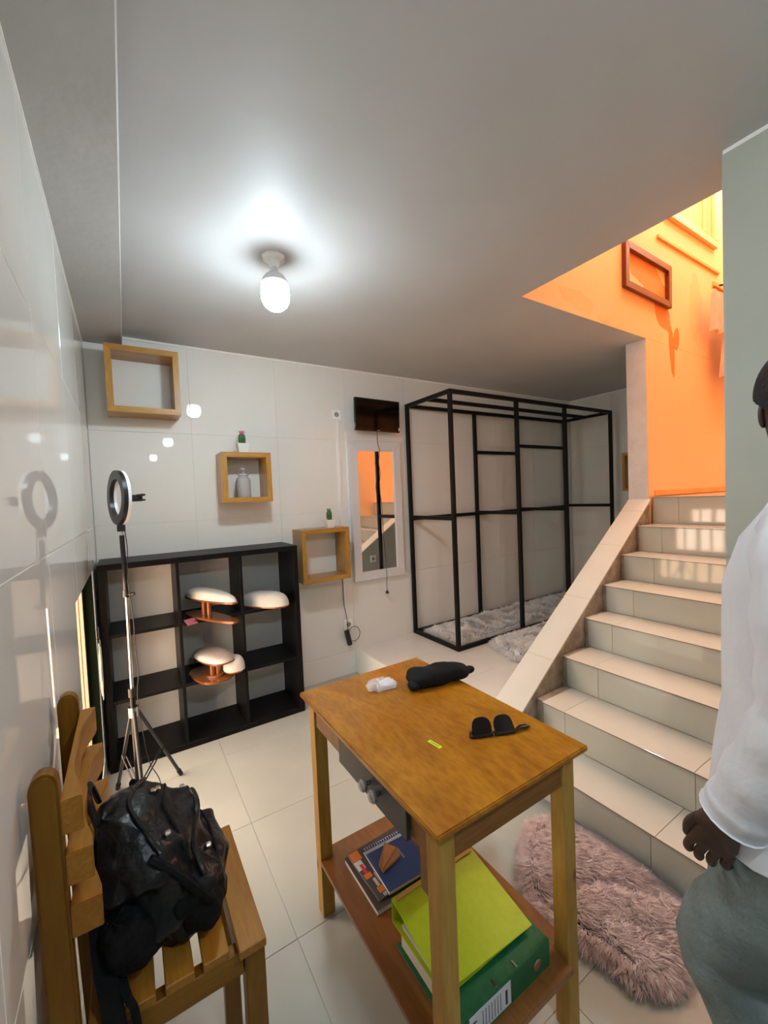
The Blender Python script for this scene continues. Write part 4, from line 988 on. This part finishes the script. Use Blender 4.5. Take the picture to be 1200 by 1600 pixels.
for ya in (.880, 1.192): MB().box((.161, ya, 0), (.203, ya+.038, SZt-.0205), .003).build('front_leg', M_chair_z, ch)
for ya in (.884, 1.196): MB().box((-.10, ya-.0, .20), (.160, ya+.022, .235), .002).build('stretcher', M_chair_x, ch)

# ------------------------------------------------------------------ backpack
M_pack = noisy('black_faux_leather', (.006, .006, .007), (.012, .012, .013), 18, .34, bump=.9, bscale=22, spec=.25)
M_packd = noisy('black_nylon', (.005, .005, .006), (.009, .009, .010), 40, .7, spec=.12, bump=.3, bscale=160)
bpk = empty('backpack', (.03, 1.03, SZt), 'crumpled black leather backpack slouched on the wooden chair', 'backpack')
bc = V((.020, 1.040, SZt+.152))
tl = Matrix.Rotation(R(-27), 4, 'Y') @ Matrix.Rotation(R(10), 4, 'X')
def fpack(u, v, grow=1.0):
    cu, su, cv_, sv = math.cos(u), math.sin(u), math.cos(v), math.sin(v)
    x = .086*sgp(cu, .75)*sgp(cv_, .62); y = .128*sgp(su, .70)*sgp(cv_, .60); z = .172*sgp(sv, .80)
    t_ = z/.175
    y *= 1-.22*max(0, t_)**2; x *= 1.06-.25*t_
    if t_ > .3: x -= .03*(t_-.3)
    # sagging folds
    f = .010*math.sin(9*t_+3.2*su+1.5*noise.noise(V((u*1.3, t_*2, 4))))*(1-.4*abs(t_))
    f += .012*noise.noise(V((x*22, y*22, z*22)))+.007*noise.noise(V((x*55, y*55, z*40)))+.008*abs(math.sin(34*x+18*z+2*noise.noise(V((x*15, y*15, z*15)))))
    g = 1+f/.10
    p = V((x*g*grow, y*g*grow, z*(1+.04*noise.noise(V((u, v, 7))))))
    p = tl @ p
    q_ = bc+p
    if q_.z < SZt+.002: q_.z = SZt+.002+.0*q_.z
    if q_.x < -.083: q_.x = -.083-.003*math.tanh((-.083-q_.x)*20)
    return q_
blob_mesh('pack_body', M_pack, bpk, fpack, 96, 56)
def flobe(c, rr, sd): return lambda u, v: V(c)+tl @ V((rr[0]*sgp(math.cos(u), .8)*sgp(math.cos(v), .7), rr[1]*sgp(math.sin(u), .8)*sgp(math.cos(v), .7), rr[2]*sgp(math.sin(v), .8)))*(1+.18*noise.noise(V((u*1.5, v*2, sd))))
def clampf(f, zmin, xmin=-.084):
    def g(u, v):
        p = f(u, v); p.z = max(p.z, zmin); p.x = max(p.x, xmin); return p
    return g
blob_mesh('side_pocket', M_packd, bpk, clampf(flobe((-.035, .925, SZt+.10), (.045, .042, .060), 2.0), SZt+.003), 40, 24)
blob_mesh('side_pocket', M_packd, bpk, clampf(flobe((.055, 1.15, SZt+.09), (.05, .04, .07), 5.0), SZt+.003), 40, 24)
# front pocket bulge
def fpocket(u, v):
    x = .045*sgp(math.cos(u), .7)*sgp(math.cos(v), .6); y = .105*sgp(math.sin(u), .6)*sgp(math.cos(v), .5); z = .078*sgp(math.sin(v), .7)
    g = 1+.12*noise.noise(V((x*35, y*35, z*35)))+.05*math.sin(z*90+y*30)
    p = tl @ V((x*g, y*g, z*g)); q_ = V((.078, 1.015, SZt+.088))+p
    if q_.z < SZt+.003: q_.z = SZt+.003
    return q_
blob_mesh('front_pocket', M_packd, bpk, fpocket, 56, 32)
def surf(y, t, out=.004):
    """point on the front of the pack at lateral y (-1..1) and height t (-1..1)"""
    u = math.asin(max(-1, min(1, y))); v = math.asin(max(-1, min(1, t)))
    p = fpack(u*.9, v); d = (p-bc).normalized(); return p+d*out
def seam(n, pts, r, m, fl_=1): MB().tube(smooth_path([surf(*q) for q in pts], 5), r, 8, flat=fl_).build(n, m, bpk, True)
seam('seam', [(-.9, .50), (-.6, .78), (0, .90), (.5, .80), (.85, .55)], .0045, M_pack)
seam('zip', [(-.75, .25), (-.4, .42), (0, .47), (.4, .42), (.75, .25)], .0035, M_packd)
seam('flap_fold', [(-.85, -.05), (-.5, .06), (0, .10), (.4, .02), (.8, -.12)], .007, M_pack)
seam('zip', [(-.85, -.28), (-.5, -.18), (0, -.15), (.4, -.20), (.8, -.32)], .003, M_packd)
seam('side_strap', [(.95, .65), (.97, .3), (.97, -.1), (.95, -.5)], .008, M_packd)
seam('side_strap', [(-.97, .55), (-.97, .2), (-.97, -.2), (-.95, -.5)], .009, M_packd)
for q in ((.18, .62), (.22, .56), (.55, .1), (-.6, .5), (-.4, -.05)):
    p = surf(q[0], q[1], .006); MB().box(p-V((.006, .006, .004)), p+V((.006, .006, .004)), .0025).build('buckle', M_chrome, bpk)
# top handle and shoulder straps
MB().tube(smooth_path([(-.083, 1.00, .865), (-.094, 1.01, .915), (-.094, 1.05, .925), (-.083, 1.07, .87)], 5), .008, 8, flat=.6).build('handle', M_pack, bpk, True)
def ribbon(n, pts, wv, m, th=.004):
    P_ = smooth_path(pts, 6); vs = []; fs = []; wv = V(wv)
    for i, p in enumerate(P_):
        d = (P_[min(i+1, len(P_)-1)]-P_[max(i-1, 0)]).normalized(); nn = d.cross(wv).normalized()*th/2
        vs += [p-wv/2-nn, p+wv/2-nn, p+wv/2+nn, p-wv/2+nn]
    for i in range(len(P_)-1):
        for e in range(4): fs.append((4*i+e, 4*i+(e+1) % 4, 4*i+4+(e+1) % 4, 4*i+4+e))
    k = 4*(len(P_)-1); fs += [(3, 2, 1, 0), (k, k+1, k+2, k+3)]
    MB().add(vs, fs).build(n, m, bpk, True, sharp=50)
ribbon('shoulder_strap', [(-.086, .99, .84), (-.088, .965, .76), (-.082, .925, .66), (-.072, .895, .60), (-.066, .872, .56), (-.064, .866, .46), (-.062, .866, .36)], (.034, .006, 0), M_packd, .006)
ribbon('shoulder_strap', [(-.060, .93, .62), (-.045, .88, .60), (-.036, .866, .585), (-.030, .862, .50), (-.034, .862, .42), (-.040, .864, .34)], (.014, .002, 0), M_packd, .003)
MB().box((-.088, .848, .462), (-.038, .862, .498), .003).build('strap_pad', M_packd, bpk)

# ------------------------------------------------------------------ upstairs: empty picture frame, hook, shirt
pf = empty('picture_frame', (3.33, YO, 2.87), 'empty brown wooden picture frame hung slightly crooked on the orange stairwell wall', 'frame')
M_pf = wood('dark_frame_wood', (.19, .042, .009), (.14, .03, .006), (.8, .65, .5), 'X', 6, .4)
cpf = V((3.334, YO-.014, 3.03)); T = Matrix.Translation(cpf) @ Matrix.Rotation(R(1.5), 4, 'Y'); wd, hg, fwid = .335, .160, .048
for poly in ([(-wd, hg), (wd, hg), (wd-fwid, hg-fwid), (-wd+fwid, hg-fwid)], [(-wd, -hg), (-wd+fwid, -hg+fwid), (wd-fwid, -hg+fwid), (wd, -hg)], [(-wd, -hg), (-wd, hg), (-wd+fwid, hg-fwid), (-wd+fwid, -hg+fwid)], [(wd, -hg), (wd-fwid, -hg+fwid), (wd-fwid, hg-fwid), (wd, hg)]):
    b = MB(); b.T = T; b.prism(poly, -.016, .012, axis=1); b.build('frame_bar', M_pf, pf, bevel=.002)
hk = empty('wall_hook', (4.66, YO, 3.26), 'dark hook rail on the orange wall above the hanging pink shirt', 'hook')
MB().box((4.50, YO-.018, 3.235), (5.0, YO-.0005, 3.275), .003).build('rail', M_skirt, hk)
for xk in (4.60, 4.80): MB().tube(smooth_path([(xk, YO-.018, 3.26), (xk, YO-.07, 3.25), (xk, YO-.085, 3.29)], 4), .008, 8).build('peg', M_black, hk, True)
# shirt
shp = empty('hanging_shirt', (4.65, YO-.08, 3.0), 'pale pink shirt hanging from the hook on the orange wall', 'shirt')
M_shirtp = noisy('pink_cotton', (.72, .36, .27), (.80, .45, .35), 8, .85, bump=.3, bscale=60)
def drape(name, x0, x1, z0, z1, y0, amp, fr, ph, m, par, taper=0.0, nx=40, nz=20):
    vs = []; fs = []
    for side in (0, 1):
        for j in range(nz+1):
            tz = j/nz; z = z1+(z0-z1)*tz
            for i in range(nx+1):
                tx = i/nx; x = x0+(x1-x0)*tx; x = (x0+x1)/2+(x-(x0+x1)/2)*(1-taper*(1-tz)); y = y0+amp*(.3+.7*tz)*math.sin(fr*tx*6.283+ph+1.2*tz)+(.012 if side else 0)
                vs.append((x, y, z+.01*math.sin(fr*tx*6.283)))
    o = (nx+1)*(nz+1)
    for j in range(nz):
        for i in range(nx):
            a = j*(nx+1)+i; fs.append((a, a+1, a+nx+2, a+nx+1)); a += o; fs.append((a, a+nx+1, a+nx+2, a+1))
    for i in range(nx): fs.append((i, o+i, o+i+1, i+1)); a = nz*(nx+1)+i; fs.append((a, a+1, o+a+1, o+a))
    for j in range(nz): a = j*(nx+1); fs.append((a, a+nx+1, o+a+nx+1, o+a)); a += nx; fs.append((a, o+a, o+a+nx+1, a+nx+1))
    return MB().add(vs, fs).build(name, m, par, True, sharp=60)
drape('shirt_body', 4.36, 4.95, 2.40, 3.24, YO-.12, .020, 3.5, .3, M_shirtp, shp, taper=.45)
drape('sleeve', 4.18, 4.42, 2.76, 3.10, YO-.11, .018, 1.5, 1.0, M_shirtp, shp, taper=.3, nx=16, nz=12)

# ------------------------------------------------------------------ person walking past at the right edge
ps = empty('person', (1.13, .20, 0), 'person in a loose white shirt and pale jeans standing at the right edge', 'person')
M_skin = noisy('dark_skin', (.045, .020, .014), (.065, .030, .020), 12, .5)
def skin_mesh(verts, edges, radii, root, sub=2):
    me = bpy.data.meshes.new('tmp'); me.from_pydata([tuple(v) for v in verts], edges, []); o = bpy.data.objects.new('tmp', me); COL.objects.link(o)
    md = o.modifiers.new('skin', 'SKIN'); md.use_smooth_shade = True
    for i, r_ in enumerate(radii): o.data.skin_vertices[0].data[i].radius = (r_, r_) if not isinstance(r_, tuple) else r_
    o.data.skin_vertices[0].data[root].use_root = True
    s_ = o.modifiers.new('sub', 'SUBSURF'); s_.levels = sub; s_.render_levels = sub
    dg = bpy.context.evaluated_depsgraph_get(); ev = o.evaluated_get(dg); m2 = bpy.data.meshes.new_from_object(ev)
    vs = [tuple(v.co) for v in m2.vertices]; fs = [tuple(p.vertices) for p in m2.polygons]
    bpy.data.objects.remove(o); return vs, fs
cxp, cyp = 1.14, .215
vt = []; ed = []; rd = []
def vtx(p, r_, pr=None):
    vt.append(V(p)); rd.append(r_)
    if pr is not None: ed.append((pr, len(vt)-1))
    return len(vt)-1
pel = vtx((cxp, cyp, .95), .115)
wst = vtx((cxp, cyp-.005, 1.10), .105, pel); chs = vtx((cxp, cyp-.01, 1.30), .125, wst); shc = vtx((cxp, cyp-.01, 1.43), .075, chs)
nk = vtx((cxp, cyp+.005, 1.50), .052, shc); jw = vtx((cxp, cyp+.015, 1.565), .055, nk); vtx((cxp, cyp+.015, 1.62), .05, jw)
HN = {}
for s in (-1, 1):
    s1 = vtx((cxp+s*.165, cyp-.01, 1.415), .055, shc)
    if s < 0: el, wr_, pa_ = (cxp-.225, cyp-.02, 1.13), (cxp-.222, cyp+.075, .895), (cxp-.218, cyp+.10, .84)
    else: el, wr_, pa_ = (cxp+.235, cyp-.03, 1.13), (cxp+.24, cyp+.03, .88), (cxp+.24, cyp+.04, .82)
    e1 = vtx(el, .042, s1); fm = vtx(tuple((V(el)*.7+V(wr_)*.3)), .043, e1); w_ = vtx(wr_, .028, fm); pm = vtx(pa_, (.022, .040), w_)
    d = (V(pa_)-V(wr_)).normalized(); base = V(pa_)+d*.035; kn = vtx(tuple(base), (.020, .040), pm)
    # fingers curl backward/inward; lateral axis of the palm is Y
    for q, (off, ln_) in enumerate(((.030, .075), (.010, .085), (-.010, .080), (-.029, .062))):
        b0 = base+V((0, off, -.012)); p1 = b0+d*ln_*.42+V((-s*.004, 0, 0)); p2 = p1+d*ln_*.30+V((-s*.016, -.004, 0)); p3 = p2+d*ln_*.18+V((-s*.020, -.004, .004))
        i0 = vtx(tuple(b0), .0098, kn); i1 = vtx(tuple(p1), .0092, i0); i2 = vtx(tuple(p2), .0085, i1); vtx(tuple(p3), .0072, i2)
    tb0 = V(pa_)+V((0, .034, .004)); i0 = vtx(tuple(tb0), .0135, pm); i1 = vtx(tuple(tb0+V((-s*.006, .020, -.030))), .0115, i0); vtx(tuple(tb0+V((-s*.010, .024, -.058))), .009, i1)
    # legs
    fy = .075 if s < 0 else -.12
    hp_ = vtx((cxp+s*.095, cyp+.01, .90), .085, pel); kn_ = vtx((cxp+s*.10, cyp+fy+.05*(s < 0)+.02, .50), .056, hp_); cf = vtx((cxp+s*.10, cyp+fy-.02, .36), .052, kn_); an = vtx((cxp+s*.10, cyp+fy-.02, .09), .036, cf)
    vtx((cxp+s*.10, cyp+fy+.06, .045), .032, an)
vs, fs = skin_mesh(vt, ed, rd, pel)
bd = MB().add(vs, fs)
hy = cyp+.018
def ell(b, c, r_, n=14, m_=10):
    vs = []; fs = []
    for j in range(m_+1):
        v = -math.pi/2+math.pi*j/m_
        for i in range(n): u = 2*math.pi*i/n; vs.append((c[0]+r_[0]*math.cos(u)*math.cos(v), c[1]+r_[1]*math.sin(u)*math.cos(v), c[2]+r_[2]*math.sin(v)))
    for j in range(m_):
        for i in range(n): fs.append((j*n+i, j*n+(i+1) % n, (j+1)*n+(i+1) % n, (j+1)*n+i))
    b.add(vs, fs)
HT = R(-75)
def hrot(p): return (cxp+(p[0]-cxp)*math.cos(HT)-(p[1]-hy)*math.sin(HT), hy+(p[0]-cxp)*math.sin(HT)+(p[1]-hy)*math.cos(HT), p[2])
def fhead(u, v):
    cu, su, cv_, sv = math.cos(u), math.sin(u), math.cos(v), math.sin(v)
    z = .118*sv; x = .076*cu*cv_**.8 if cv_ > 0 else 0; y = .098*su*(max(cv_, 0)**.8)
    t_ = z/.118
    if t_ < 0: x *= 1+.16*t_; y = y*(1+.06*t_) if su > 0 else y*(1+.25*t_)      # narrower jaw and nape
    if su > 0:
        fr = max(0, su)**3
        g = lambda c, w_: math.exp(-((z-c)/w_)**2)
        mid = math.exp(-(x/.013)**2)
        y += fr*(.020*mid*g(-.022, .016)+.009*mid*g(.0, .02))                   # nose and its ridge
        y += fr*(.008*math.exp(-(x/.024)**2)*(g(-.052, .007)+g(-.066, .007)))   # lips
        y += fr*(.007*math.exp(-(x/.02)**2)*g(-.092, .014))                     # chin
        y += fr*(.005*g(.026, .010)*math.exp(-((abs(x)-.03)/.02)**2))           # brows
        y -= fr*(.008*g(.006, .010)*math.exp(-((abs(x)-.031)/.014)**2))         # eye sockets
    ca_, sa2 = math.cos(HT), math.sin(HT)
    return V((cxp+x*ca_-y*sa2, hy-.005+x*sa2+y*ca_, 1.632+z*1.16))

_v = []; _f = []; NU, NV = 96, 72
for j in range(NV+1):
    for i in range(NU): _v.append(fhead(2*math.pi*i/NU, -math.pi/2+math.pi*j/NV))
for j in range(NV):
    for i in range(NU): _f.append((j*NU+i, j*NU+(i+1) % NU, (j+1)*NU+(i+1) % NU, (j+1)*NU+i))
bd.add(_v, _f)
for s in (-1, 1): ell(bd, hrot((cxp+s*.071, hy-.010, 1.635)), (.014, .008, .028))
bd.build('body', M_skin, ps, True, sharp=80)
for s in (-1, 1): e_ = MB(); ell(e_, hrot((cxp+s*.030, hy+.070, 1.648)), (.008, .010, .007)); e_.build('eye', mat('eye_white', (.7, .68, .65), .2), ps, True)
# hair
blob_mesh('hair', noisy('black_hair', (.008, .007, .008), (.02, .018, .02), 60, .8, bump=.8, bscale=150), ps,
          lambda u, v: hrot((cxp+.087*math.cos(u)*math.cos(v), hy-.012+(.094 if math.sin(u) > 0 else .106)*math.sin(u)*math.cos(v), max(1.672+.100*math.sin(v), 1.680-.085*max(0, -math.sin(u))-.03*max(0, .5-abs(math.sin(u)-.1))+.022*max(0, math.sin(u))))), 48, 28)
# shirt
def loft(b, rings, n=40):
    vs = []; fs = []
    for (cx_, cy_, cz_, rx_, ry_, wav, ph) in rings:
        for k in range(n):
            a = 2*math.pi*k/n; g = 1+wav*math.sin(5*a+ph)+wav*.6*math.sin(9*a+2*ph); vs.append((cx_+rx_*g*sgp(math.cos(a), .85), cy_+ry_*g*sgp(math.sin(a), .85), cz_))
    for i in range(len(rings)-1):
        for k in range(n): fs.append((i*n+k, i*n+(k+1) % n, (i+1)*n+(k+1) % n, (i+1)*n+k))
    b.add(vs, fs)
M_shirt = noisy('white_shirt_cotton', (.76, .76, .81), (.82, .82, .87), 6, .85, bump=.35, bscale=24)
b = MB(); loft(b, [(cxp, cyp+.015, .80, .215, .165, .03, 0), (cxp, cyp+.015, .86, .212, .160, .028, .3), (cxp, cyp+.01, .95, .205, .155, .022, .7), (cxp, cyp, 1.06, .195, .150, .02, 1.1), (cxp, cyp, 1.18, .195, .150, .015, 1.5), (cxp, cyp-.005, 1.30, .205, .150, .01, 1.8), (cxp, cyp-.01, 1.39, .200, .125, .006, 2), (cxp, cyp-.01, 1.445, .150, .090, .0, 2), (cxp, cyp-.005, 1.480, .085, .072, 0, 2), (cxp, cyp, 1.50, .068, .066, 0, 2), (cxp, cyp, 1.515, .066, .064, 0, 2)])
for s in (-1, 1):
    if s < 0: pth = [(cxp-.13, cyp-.01, 1.40), (cxp-.185, cyp-.01, 1.36), (cxp-.215, cyp-.015, 1.24), (cxp-.225, cyp-.015, 1.12), (cxp-.226, cyp+.025, 1.01), (cxp-.224, cyp+.065, .915), (cxp-.223, cyp+.078, .885)]
    else: pth = [(cxp+.13, cyp-.01, 1.40), (cxp+.19, cyp-.01, 1.36), (cxp+.22, cyp-.02, 1.24), (cxp+.235, cyp-.03, 1.12), (cxp+.238, cyp, 1.01), (cxp+.24, cyp+.03, .90), (cxp+.24, cyp+.03, .87)]
    P_ = smooth_path(pth, 4); b.tube(P_, [(.075-.025*min(1, i/len(P_)*1.2)+.004*math.sin(i*1.9)) for i in range(len(P_))], 20, cap=False)
b.build('shirt', M_shirt, ps, True, sharp=80)
M_jean = noisy('pale_denim', (.13, .16, .155), (.22, .27, .275), 9, .85, bump=.3, bscale=90)
b = MB(); loft(b, [(cxp, cyp, 1.02, .150, .110, 0, 0), (cxp, cyp, .95, .175, .130, .004, 0), (cxp, cyp+.01, .86, .185, .135, .006, 1), (cxp, cyp+.015, .80, .165, .125, .006, 1)])
for s in (-1, 1):
    fy = .075 if s < 0 else -.12
    P_ = smooth_path([(cxp+s*.085, cyp+.012, .92), (cxp+s*.092, cyp+.035 if s < 0 else cyp-.01, .78), (cxp+s*.10, cyp+fy*.75+.02, .62), (cxp+s*.10, cyp+fy+.05*(s < 0)+.01, .50), (cxp+s*.10, cyp+fy+.0, .36), (cxp+s*.10, cyp+fy-.02, .20), (cxp+s*.10, cyp+fy-.02, .075)], 4)
    b.tube(P_, [.108-.045*(i/(len(P_)-1))+.003*math.sin(i*2.1) for i in range(len(P_))], 24, cap=False)
b.build('jeans', M_jean, ps, True, sharp=80)
for s in (-1, 1):
    fy = .075 if s < 0 else -.12; q = MB(); ell(q, (cxp+s*.10, cyp+fy+.045, .045), (.045, .125, .044), 24, 14)
    for v in q.v: v.z = max(v.z, .001)
    q.build('shoe', mat('white_shoe', (.6, .6, .6), .5), ps, True)
